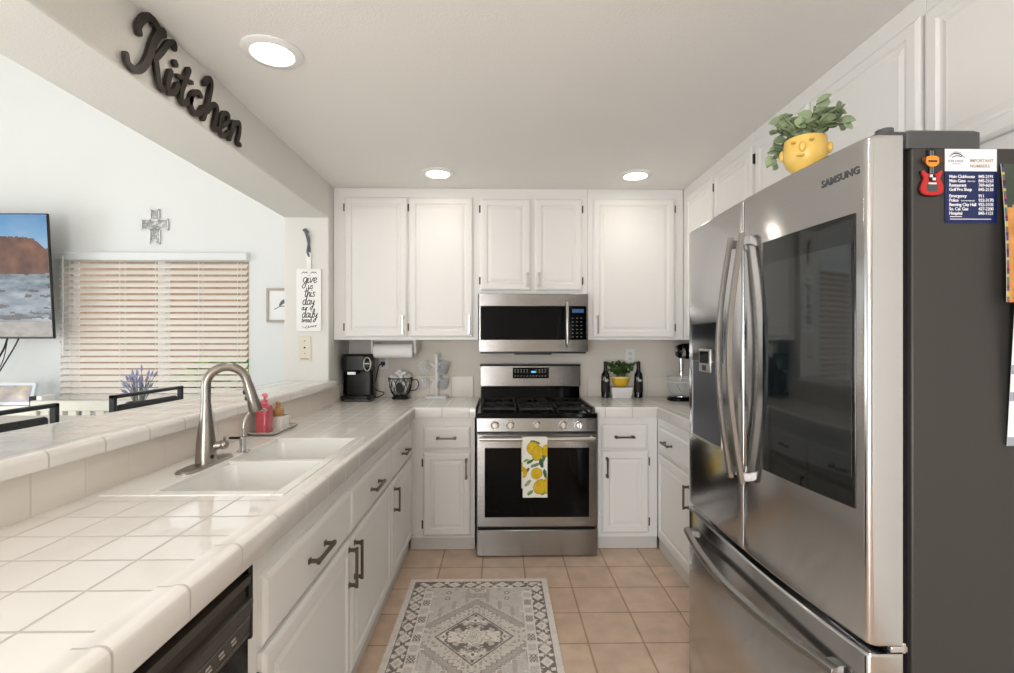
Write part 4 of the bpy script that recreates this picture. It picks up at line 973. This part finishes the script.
b = B(); b.tube(catmull([(.086, -.01, .14), (.125, -.012, .142), (.138, -.012, .11), (.12, -.01, .07), (.078, -.008, .062)], 6), .0035, 8); b.build('cup_handle', M_black, kb_)
b = B(); b.lathe([(.040, 0), (.040, .003)], (.008, -.085, .088), axis='y', sy=.66, n=24); b.build('name_plate', M_blackmat, kb_)
rnd = random.Random(11); tops = []
pod0 = None
for lev, (h, rr, cnt) in enumerate(((.052, .034, 4), (.052, .0, 1), (.088, .050, 7), (.090, .012, 2), (.124, .056, 8), (.126, .018, 3), (.160, .058, 8), (.164, .020, 3), (.188, .032, 5), (.196, .0, 1))):
    for k in range(cnt):
        a = k * 6.283 / max(cnt, 1) + lev * .7
        if pod0 is None:
            t = thing('coffee_pod', 'small white coffee pod heaped in the black wire basket', 'coffee pod', group='coffee pods in the wire basket')
            bb = B(); bb.lathe([(.013, -.02), (.0165, .016), (.019, .017), (.019, .019), (0, .0195)], n=16); bb.build('cup', M_white, t)
            bb = B(); bb.lathe([(.016, .0196), (.016, .0203)], n=16); bb.build('foil_lid', mat('pod_foil', (205, 203, 200), .35, .5, var=.3, scale=50), t); pod0 = t; o = t
        else: o = copy_tree(pod0)
        o.location = (-.742 + rr * math.cos(a), 3.735 + rr * math.sin(a), CZ + h); o.rotation_euler = (rnd.uniform(-.9, .9), rnd.uniform(-.9, .9), rnd.uniform(0, 6))

# mug tree with glass mugs
mt = thing('mug_tree', 'white mug tree with square base between basket and oven', 'mug tree', (-.475, 3.775, CZ + .0005))
b = B(); b.loft([rrect(-.082, .082, -.07, .07, .012, 0), rrect(-.084, .084, -.072, .072, .012, .012), rrect(-.078, .078, -.066, .066, .012, .02)]); b.build('base', M_white, mt)
b = B(); b.cyl((0, 0, .018), .011, .30, n=16); b.sphere((0, 0, .325), .017); b.build('post', M_white, mt)
hooks = []
for z, a0 in ((.12, .2), (.235, .2)):
    for k in range(3):
        a = a0 + k * 2.094 - 1.2; b = B(); b.tube([(.008 * math.cos(a), .008 * math.sin(a), z), (.04 * math.cos(a), .04 * math.sin(a), z + .02), (.05 * math.cos(a), .05 * math.sin(a), z + .034)], .004, 8); b.build('hook', M_white, mt); hooks.append((a, z))
mug0 = None
M_mugglass = M_thin
for a, z in hooks:
    if z > .2 and abs(((a + 3.14) % 6.28) - 3.14) > 2.5 and False: continue
    if mug0 is None:
        t = thing('glass_mug', 'clear glass mug hanging on the white mug tree', 'mug', group='glass mugs on the mug tree')
        bb = B(); bb.lathe([(.028, -.05), (.042, -.035), (.044, .0), (.040, .048), (.038, .048), (.041, 0), (.038, -.034), (0, -.042)], n=24); bb.build('cup', M_mugglass, t)
        bb = B(); bb.tube(catmull([(-.042, 0, .03), (-.058, 0, .032), (-.066, 0, .005), (-.056, 0, -.022), (-.042, 0, -.024)], 5), .0045, 8); bb.build('cup_handle', M_mugglass, t); mug0 = t; o = t
    else: o = copy_tree(mug0)
    o.location = (-.475 + .099 * math.cos(a), 3.775 + .099 * math.sin(a) * .55, CZ + z - .002); o.rotation_euler = (0, .45, a)

# right of the oven: bottles, lemon planter
M_bottle = mat('dark_bottle_glass', (16, 18, 14), .06, var=.1, coat=.3)
wb0 = None
for x, lab in ((.816, 'dark wine bottle left of the lemon planter'), (1.070, 'dark wine bottle right of the lemon planter')):
    if wb0 is None:
        t = thing('wine_bottle', lab, 'wine bottle', group='wine bottles on the back worktop')
        b = B(); b.lathe([(.028, 0), (.0325, .004), (.033, .155), (.030, .18), (.018, .2), (.0135, .222), (.0135, .27), (0, .27)]); b.build('bottle', M_bottle, t)
        b = B(); b.lathe([(.0145, .215), (.0147, .275), (.012, .278), (0, .278)], n=20); b.build('capsule', mat('bottle_capsule', (34, 26, 22), .4, .3, var=.1), t)
        b = B(); b.lathe([(.0333, .045), (.0335, .06), (.0335, .125), (.0333, .13)], n=28); lb = b.build('wrap_label', mat('label_dark', (36, 26, 24), .6, var=.1), t)
        b = B(); b.prism(blob([(-.016, .132), (0, .148), (.016, .134), (.006, .124), (-.008, .126)]), .0337, .0347, FM); b.build('label_print', mat('label_silver', (200, 196, 188), .4, .3), lb, smooth=False); wb0 = t; o = t
    else: o = copy_tree(wb0); o['label'] = lab
    o.location = (x, 3.775, CZ + .0005)
wp = thing('white_planter_box', 'white tapered planter box under the lemon bowl', 'planter', (.934, 3.775, CZ + .0005))
b = B(); b.loft([rrect(-.072, .072, -.05, .05, .01, 0), rrect(-.082, .082, -.06, .06, .012, .082), rrect(-.074, .074, -.052, .052, .01, .082), rrect(-.066, .066, -.044, .044, .008, .07)]); b.build('box', M_sink, wp)
lp = thing('lemon_planter', 'yellow lemon-slice bowl with leafy green plant on the white planter box', 'potted plant', (.932, 3.775, CZ + .083))
b = B(); b.lathe([(.030, 0), (.05, .012), (.063, .04), (.068, .072), (.070, .078), (.060, .078), (.058, .068), (0, .068)]); pb = b.build('bowl', mat('lemon_glaze', (222, 180, 48), .4, var=.15, scale=30), lp)
b = B(); b.lathe([(.0702, .068), (.0712, .072), (.0712, .079), (.0702, .081)]); 
b.build('rim', mat('rind_yellow', (240, 226, 150), .4), pb)
M_leafd = mat('deep_green_leaf', (66, 96, 44), .45, var=.4, scale=30)
rnd = random.Random(21); st = []
for k in range(26):
    a = k * 2.4; r = .03 + .075 * rnd.random(); h = .045 + .075 * rnd.random()
    st.append(([(.02 * math.cos(a), .02 * math.sin(a) * .6, .07), (.6 * r * math.cos(a), .35 * r * math.sin(a), .07 + h * .75), (r * math.cos(a), .5 * r * math.sin(a), .07 + h)], 4))
foliage(lp, st, M_leafd, M_stem, 8, .034, .026)

# stand mixer
mx_ = thing('stand_mixer', 'black stand mixer with glass bowl beside the refrigerator', 'stand mixer', (1.43, 3.60, CZ + .0005))
b = B(); b.loft([rrect(-.19, .13, -.085, .085, .07, 0), rrect(-.19, .13, -.085, .085, .07, .018), rrect(-.18, .12, -.07, .07, .06, .03)]); b.loft([rrect(.03, .13, -.05, .05, .03, .025), rrect(.05, .135, -.045, .045, .03, .27), rrect(.04, .15, -.05, .05, .03, .31)]); b.build('pedestal', M_blackgloss, mx_)
b = B(); b.lathe([(.001, -.175), (.040, -.172), (.052, -.15), (.060, -.08), (.064, .03), (.056, .10), (.03, .135), (.001, .14)], (.045, 0, .36), axis='x', n=28); hdd = b.build('head', M_blackgloss, mx_)
b = B(); b.lathe([(.024, -.188), (.026, -.172), (.026, -.165)], (.045, 0, .372), axis='x'); b.lathe([(.0535, -.150), (.0555, -.135), (.0535, -.12)], (.045, 0, .358), axis='x'); b.build('chrome_cap', M_chrome, hdd)
b = B(); b.cyl((-.095, 0, .20), .014, .11); b.tube([(-.095, 0, .22), (-.095, 0, .15), (-.13, 0, .12), (-.095, 0, .06), (-.06, 0, .12), (-.095, 0, .15)], .005, 8); b.build('beater', M_chrome, hdd)
b = B(); b.lathe([(.05, .031), (.085, .05), (.098, .10), (.104, .172), (.106, .175), (.1015, .175), (.095, .10), (.082, .053), (0, .036)], (-.09, 0, 0), n=32); gb_ = b.build('glass_bowl', M_mugglass, mx_)
b = B(); 
for q in (0, 1): b.tube([(-.09 + .1035 * math.cos(t * .1745), .1035 * math.sin(t * .1745), .138 + .03 * q) for t in range(36)], .0018, 6, closed=True)
b.build('bowl_markings', M_white, gb_)
b = B(); b.lathe([(.055, .018), (.055, .034), (.048, .036)], (-.09, 0, 0)); b.build('bowl_clamp', M_chrome, mx_)

# ------------------------------------------------------------------ rug
RUGW, RY0, RY1 = .765, .98, 2.81
def rug_fn(u, v):
    x = (u - .5) * RUGW; y = v * (RY1 - RY0); yy = y
    ex = min(u, 1 - u) * RUGW; ey = min(v, 1 - v) * (RY1 - RY0); e = min(ex, ey)
    n = fbm(u * 30, v * 70, 2); n2 = fbm(u * 9, v * 20, 7); sp = hsh(int(u * 260), int(v * 620), 4)
    LIGHT, GREY, DARK, MID = (238, 231, 223), (210, 205, 201), (112, 104, 100), (178, 168, 162)
    def mixc(a, c, t): return [a[i] * (1 - t) + c[i] * t for i in range(3)]
    P_ = .73; c0 = RY1 - RY0 - (2.81 - 2.262); yr = ((yy - c0 + P_ / 2) % P_) - P_ / 2
    if e < .030: c = list(LIGHT)
    elif e < .034: c = list(DARK)
    elif e < .098:
        along = (yy if ex < ey else x) ; q = (along / .088) % 1; d = abs(e - .066) / .034
        dm = abs(q - .5) * 2
        c = list(DARK)
        if d + dm < .85: c = list(LIGHT)
        if d + dm < .38: c = list(GREY)
        if d > .35 and dm > .72 and n > .42: c = list(LIGHT)
        if n > .62: c = mixc(c, LIGHT, .6)
    elif e < .104: c = list(LIGHT)
    elif e < .140 and ex < ey:
        q = (yy / .15) % 1; c = list(GREY)
        dm = abs(q - .5); 
        if dm < .16 and (int(yy * 90) + int(ex * 120)) % 2: c = list(DARK)
        elif .2 < dm < .34: c = list(LIGHT)
    elif e < .145 and ex < ey: c = list(LIGHT)
    else:
        def step(px, py, K, q=.021, bl=1.0): return math.floor(abs(px) / q) + math.floor(abs(py) * bl / q) <= K
        def edge(K, d=.0042, q=.021):
            return step(x, yr, K, q) != (step(x + d, yr, K, q) and step(x - d, yr, K, q) and step(x, yr + d, K, q) and step(x, yr - d, K, q))
        WARM = (186, 178, 172)
        dd_ = abs(x) * 1.12 + abs(yr)
        c = list(GREY)
        cap = abs(x) < .252
        if step(x, yr, 15) and cap: c = list(WARM)
        if edge(15) and cap: c = list(LIGHT)
        if cap and not step(x, yr, 15) and step(x, yr, 19) and (math.floor(abs(x) / .021) % 3 == 2): c = list(WARM)
        if edge(19) and cap: c = [200, 192, 186]
        if step(x, yr, 12): c = [222, 216, 207]
        if edge(12): c = [148, 138, 132]
        if edge(14) and cap: c = mixc(WARM, DARK, .35)
        if step(x, yr, 11) and dd_ > .215 and hsh(int(abs(x) * 95), int(abs(yr) * 95), 3) > .72: c = list(MID)
        if dd_ < .205: c = [120, 111, 106]
        if dd_ < .193: c = mixc(MID, LIGHT, .45)
        if dd_ < .187 and fbm(abs(x) * 52, abs(yr) * 52, 12) > .49: c = [112, 104, 100]
        if dd_ < .187 and fbm(abs(x) * 40 + 9, abs(yr) * 40, 21) > .60: c = list(LIGHT)
        r2 = math.hypot(x * .8, yr * 1.35) + .010 * math.sin(math.atan2(yr, x) * 8)
        if r2 < .074: c = list(LIGHT)
        if .050 < r2 < .057 or .026 < r2 < .031 or r2 < .009: c = list(MID)
        for fy in (.13, -.13):
            rr_ = abs(x) * 1.4 + abs(yr - fy)
            if rr_ < .026: c = list(LIGHT)
            if rr_ < .013: c = list(DARK)
        for fy in (.335, -.335):
            rr_ = math.hypot(abs(x) - .155, yr - fy)
            if rr_ < .014: c = list(DARK)
            if rr_ < .008: c = list(LIGHT)
            if abs(x) < .05 and abs(abs(yr) - .352) < .006 + .006 * (int(abs(x) * 90) % 2): c = list(MID)
        if ex < .165 and (yy / .15) % 1 > .9: c = list(LIGHT)
    c = mixc(c, (205, 199, 192), .16 + .22 * (n2 - .3)); k = .93 + .12 * sp + .08 * (n - .5)
    return [q_ * k for q_ in c]
rug = picture('runner_rug', RUGW, RY1 - RY0, 230, 540, lin255(rug_fn), mat('rug_pile', (255, 255, 255), .95, var=.04, scale=150, attr=True, bump=.3, bscale=500), None, Matrix.Identity(4), .007)
rug.location = (-.496, RY0, .0078)
tag(rug, 'grey patterned runner rug with stepped medallion on the tile floor', 'rug')

# ------------------------------------------------------------------ dining side
# cross
cr = thing('wall_cross', 'pierced white metal cross on the wall above the dining window', 'wall cross', (-2.65, YW - .001, 2.108))
M_crossw = mat('aged_white_metal', (228, 228, 226), .5, .1, var=.15, scale=40)
def bar2(b, x0, x1, z0, z1, w_=.006):
    for a in ((x0, x1, z0, z0 + w_), (x0, x1, z1 - w_, z1), (x0, x0 + w_, z0, z1), (x1 - w_, x1, z0, z1)): b.box(a[0], a[1], -.014, -.002, a[2], a[3])
b = B(); bar2(b, -.034, .034, .178, .268); bar2(b, -.102, .102, .108, .190); bar2(b, -.040, .040, 0, .115)
b.build('cross_frame', M_crossw, cr, smooth=False)
b = B(); rnd = random.Random(4)
for (x0, x1, z0, z1, n) in ((-.03, .03, .185, .262, 16), (-.096, .096, .114, .184, 44), (-.034, .034, .006, .11, 18)):
    for k in range(n):
        cx, cz = rnd.uniform(x0, x1), rnd.uniform(z0, z1); r = rnd.uniform(.006, .011); b.tube([(cx + r * math.cos(t * .63), -.008, cz + r * math.sin(t * .63)) for t in range(9)], .0028, 5)
b.build('filigree', mat('filigree_grey', (186, 188, 188), .5, .3, var=.2), cr)

# framed bird print partly behind the column
pf_ = thing('framed_print', 'small light wood framed bird print half hidden by the column', 'picture frame', (-1.795, YW - .001, 1.505))
fw, fh = .30, .262
b = B(); 
for a in ((0, fw, 0, .018), (0, fw, fh - .018, fh), (0, .018, .018, fh - .018), (fw - .018, fw, .018, fh - .018)): b.box(a[0], a[1], -.022, 0, a[2], a[3])
b.build('frame', mat('pale_wood', (176, 166, 152), .5, var=.15, stretch=(1, 1, 8)), pf_, bevel=.002)
b = B(); b.box(.017, fw - .017, -.012, -.004, .017, fh - .017); pt = b.build('print', mat('print_paper', (238, 240, 240), .5, var=.01), pf_, smooth=False)
b = B(); stroke(b, [(.10, .13), (.13, .16), (.17, .15), (.20, .12)], lambda u: .03 * math.sin(math.pi * (u * .8 + .15)), .0122, .013, FM); stroke(b, [(.06, .10), (.12, .125), (.2, .10)], .006, .0122, .013, FM); b.build('bird_drawing', mat('drawing_grey', (96, 104, 110), .6, var=.2), pt, smooth=False)

# television
def sea(u, v):
    n = fbm(u * 9, v * 9, 1); n2 = fbm(u * 34, v * 34, 3); n3 = fbm(u * 8, v * 26, 8)
    ridge = .70 + .16 * fbm(u * 7 + 1, 2.5, 6) + .10 * fbm(u * 24, .5, 4) - .9 * max(0, u - .93)
    if v > ridge: t = (v - .6) / .4; return [132 - 70 * t + 30 * n, 166 - 50 * t + 14 * n, 196 - 30 * t]
    if v > .50 + .03 * n: q = .45 * n + .55 * fbm(u * 26, v * 12, 5); return [46 + 96 * q, 32 + 64 * q, 26 + 48 * q]
    foam = n3 * .6 + n2 * .4; c = [44 + 130 * foam, 56 + 126 * foam, 68 + 120 * foam]
    rk = fbm(u * 13 + 4, v * 24, 15) + .25 * (n2 - .5)
    if rk > .60 and .14 < v < .5: c = [30 + 44 * n2, 28 + 40 * n2, 32 + 38 * n2]
    if v < .12: c = [110 + 40 * n2, 106 + 36 * n2, 104 + 30 * n2]
    return c
tv = thing('television', 'flat television showing a rocky seashore on the dining wall', 'television', (-3.225, 3.63, 1.385), 0)
TW, TH_ = 1.62, .885
tilt = Matrix.Translation((-TW, 0, 0)) @ Matrix.Rotation(math.radians(3.5), 4, 'X')
b = B(); b.box(-.002, TW + .002, -.0, .02, -.008, TH_ + .002); b.build('casing', M_black, tv, bevel=.004, mw=tilt)
picture('screen', TW - .012, TH_ - .012, 220, 130, lin255(sea), mat('tv_picture', (255, 255, 255), .15, var=0, attr=True, emit='attr', estr=.16), tv, tilt @ basis((.006, -.001, .006), (1, 0, 0), (0, 0, 1)), .001)
b = B(); b.box(TW / 2 - .2, TW / 2 + .2, .02, .10, .3, .6); b.box(TW / 2 - .06, TW / 2 + .06, .09, .20, .38, .52); b.build('wall_mount', M_blackmat, tv, mw=tilt, smooth=False)
for k, pts in enumerate(([(-3.62, 3.72, 1.45), (-3.66, 3.70, 1.28), (-3.78, 3.69, 1.10), (-3.95, 3.70, .98)], [(-3.55, 3.74, 1.45), (-3.60, 3.72, 1.30), (-3.76, 3.70, 1.02), (-3.92, 3.72, .90)], [(-3.66, 3.75, 1.45), (-3.70, 3.74, 1.2), (-3.84, 3.74, .98), (-3.9, 3.74, .90)])):
    t = thing('television_cable', ['thick black cable hanging below the television, leftmost', 'black cable hanging below the television, swinging right to left', 'thin black cable against the wall below the television'][k], 'cable', (0, 0, 0))
    b = B(); b.tube(catmull(pts, 8), .006 - .0015 * k, 8); b.build('cable', M_black, t)
# sideboard below the television
M_sbw = mat('white_painted_wood', (226, 224, 216), .5, var=.02)
sd = thing('sideboard', 'white sideboard below the television', 'sideboard', (-4.32, 3.42, 0))
b = B(); b.box(0, 1.12, .02, .40, .08, .86); b.build('body', M_sbw, sd, bevel=.003, smooth=False)
b = B(); b.box(-.02, 1.14, 0, .41, .86, .895); b.build('top', M_sbw, sd, bevel=.004, smooth=False)
for k in range(2):
    b = panel_front(.52, .70); d = b.build('door', M_sbw, sd, smooth=False, mw=Matrix.Translation((.03 + k * .54, .02, .12))); b = B(); b.sphere((.03 + k * .54 + (.48 if k == 0 else .04), -.012, .5), .012); b.build('knob', M_nickel, d)
b = B()
for x in (.03, 1.05):
    for y in (.04, .35): b.box(x, x + .04, y, y + .04, 0, .08)
b.build('foot', M_sbw, sd, smooth=False)
ff = thing('photo_frame', 'white rounded photo frame leaning on the sideboard', 'photo frame', (-3.475, 3.60, .8965))
tl = Matrix.Rotation(math.radians(-14), 4, 'X')
b = B(); b.prism([(p[0], p[1]) for p in rrect(-.14, .14, 0, .165, .02)], 0, .022, tl @ FM); b.build('frame', mat('frame_bluewhite', (214, 222, 228), .4, var=.02), ff, bevel=.003)
picture('photo', .235, .12, 30, 18, lin255(lambda u, v: [150 + 60 * fbm(u * 4, v * 3, 5), 140 + 60 * fbm(u * 4, v * 3, 5), 130 + 60 * fbm(u * 4, v * 3, 6)]), M_print, ff, tl @ FM @ Matrix.Translation((-.1175, .022, .0235)), .001)
bx_ = thing('small_media_box', 'small black and white box beside the photo frame', 'media box', (-3.26, 3.56, .8965))
b = B(); b.box(-.03, .02, -.05, .05, 0, .075); b.build('black_case', M_blackmat, bx_, bevel=.004); b = B(); b.box(.021, .06, -.05, .05, 0, .08); b.build('white_case', M_white, bx_, bevel=.004)

# bench with slatted back under the window
bn = thing('slat_back_bench', 'white slat-backed bench beneath the dining window', 'bench', (-3.17, 3.40, 0))
M_bn = mat('bench_white', (224, 222, 210), .5, var=.02); BL = 1.2
b = B(); b.box(0, BL, -.012, .03, .885, .955); b.build('top_rail', M_bn, bn, bevel=.006)
b = B(); b.box(.03, BL - .03, -.002, .022, .62, .66); b.build('lower_rail', M_bn, bn, bevel=.004)
for k in range(12):
    b = B(); x = .06 + k * (BL - .18) / 11; b.box(x, x + .055, .0, .018, .655, .89); b.build('slat', M_bn, bn, smooth=False)
b = B(); b.box(0, BL, -.42, .03, .58, .62); b.build('seat', M_bn, bn, bevel=.006)
for x in (0, BL - .05):
    b = B(); b.box(x, x + .05, -.02, .03, 0, .90); b.build('leg', M_bn, bn, bevel=.004); b = B(); b.box(x, x + .05, -.42, -.37, 0, .58); b.build('leg', M_bn, bn, bevel=.004)
# counter-height table
tb = thing('dining_table', 'pale counter-height dining table behind the black stools', 'table', (-2.66, 2.35, 0))
b = B(); b.box(-.42, .62, -.80, .72, .872, .905); b.build('tabletop', mat('table_pale', (214, 208, 198), .35, var=.06, stretch=(1, 12, 1)), tb, bevel=.006)
for x in (-.36, .30):
    for y in (-.72, .50): b = B(); b.box(x, x + .06, y, y + .06, 0, .872); b.build('leg', M_sbw, tb, bevel=.004)
lv = thing('lavender_pot', 'small pot of artificial lavender in front of the dining window', 'potted plant', (-2.11, 2.93, .9055))
b = B(); b.lathe([(.045, 0), (.06, .01), (.066, .08), (.062, .10), (.056, .10), (.055, .085), (0, .085)]); b.build('pot', mat('plum_pot', (92, 84, 104), .4, var=.1), lv)
M_lav = mat('lavender_flower', (160, 162, 198), .7, var=.25, scale=60); M_lavs = mat('lavender_stem', (130, 140, 132), .7, var=.2)
b1, b2 = B(), B(); rnd = random.Random(9)
for k in range(46):
    a = rnd.random() * 6.28; r = rnd.uniform(.02, .10); h = rnd.uniform(.06, .20) * (1.15 - r * 3)
    p0 = Vector((.02 * math.cos(a), .02 * math.sin(a), .085)); p2 = Vector((r * math.cos(a), r * math.sin(a), .095 + h)); p1 = (p0 + p2) / 2 + Vector((0, 0, .02))
    C = catmull([p0, p1, p2], 4); b1.tube(C, .0016, 5); d = (C[-1] - C[-2]).normalized()
    b2.tube([p2 - d * .03, p2 - d * .02, p2 - d * .008, p2 + d * .012], [.002, .0075, .006, .001], 6)
b1.build('stems', M_lavs, lv); b2.build('blossoms', M_lav, lv)
# black counter stools along the bar, backs towards the kitchen
def stool(lab, y, dx, rz):
    t = thing('counter_stool', lab, 'chair', (-2.05 + dx, y, 0), rz, group='black counter stools behind the bar')
    W2 = .25
    b = B()
    for s_ in (-1, 1): b.box(.19, .215, s_ * W2 - .011, s_ * W2 + .011, .62, 1.10)
    b.box(.19, .215, -W2 - .011, W2 + .011, 1.083, 1.10); b.build('back_frame', M_dkchair, t, bevel=.003)
    b = B(); b.box(.186, .212, -W2 + .032, W2 - .032, .74, 1.05); b.build('backrest', M_pad, t, bevel=.012)
    b = B()
    for s_ in (-1, 1): b.box(.193, .208, s_ * (W2 - .03) - .018, s_ * (W2 - .03) + .018, .80, .82); b.box(.193, .208, s_ * (W2 - .03) - .018, s_ * (W2 - .03) + .018, .96, .98)
    b.build('back_bracket', M_dkchair, t)
    b = B(); b.box(-.22, .21, -.235, .235, .605, .665); b.build('seat', M_pad, t, bevel=.02)
    for x in (-.20, .1775):
        for s_ in (-1, 1): b = B(); b.box(x, x + .025, s_ * .215 - .0125, s_ * .215 + .0125, 0, .61); b.build('leg', M_dkchair, t, bevel=.003)
    b = B()
    for s_ in (-1, 1): b.box(-.2, .2, s_ * .215 - .01, s_ * .215 + .01, .22, .24)
    b.box(-.195, -.175, -.215, .215, .22, .24); b.build('footrest', M_dkchair, t, bevel=.003)
    return t
M_dkchair = mat('stool_frame_metal', (48, 50, 50), .4, .4, var=.08); M_pad = mat('stool_pad', (34, 38, 40), .5, var=.1)
stool('black metal stool before the lavender and window, right one of the two', 2.645, 0, 0)
stool('black metal stool left of the other, nearest the television', 1.845, -.01, 0)
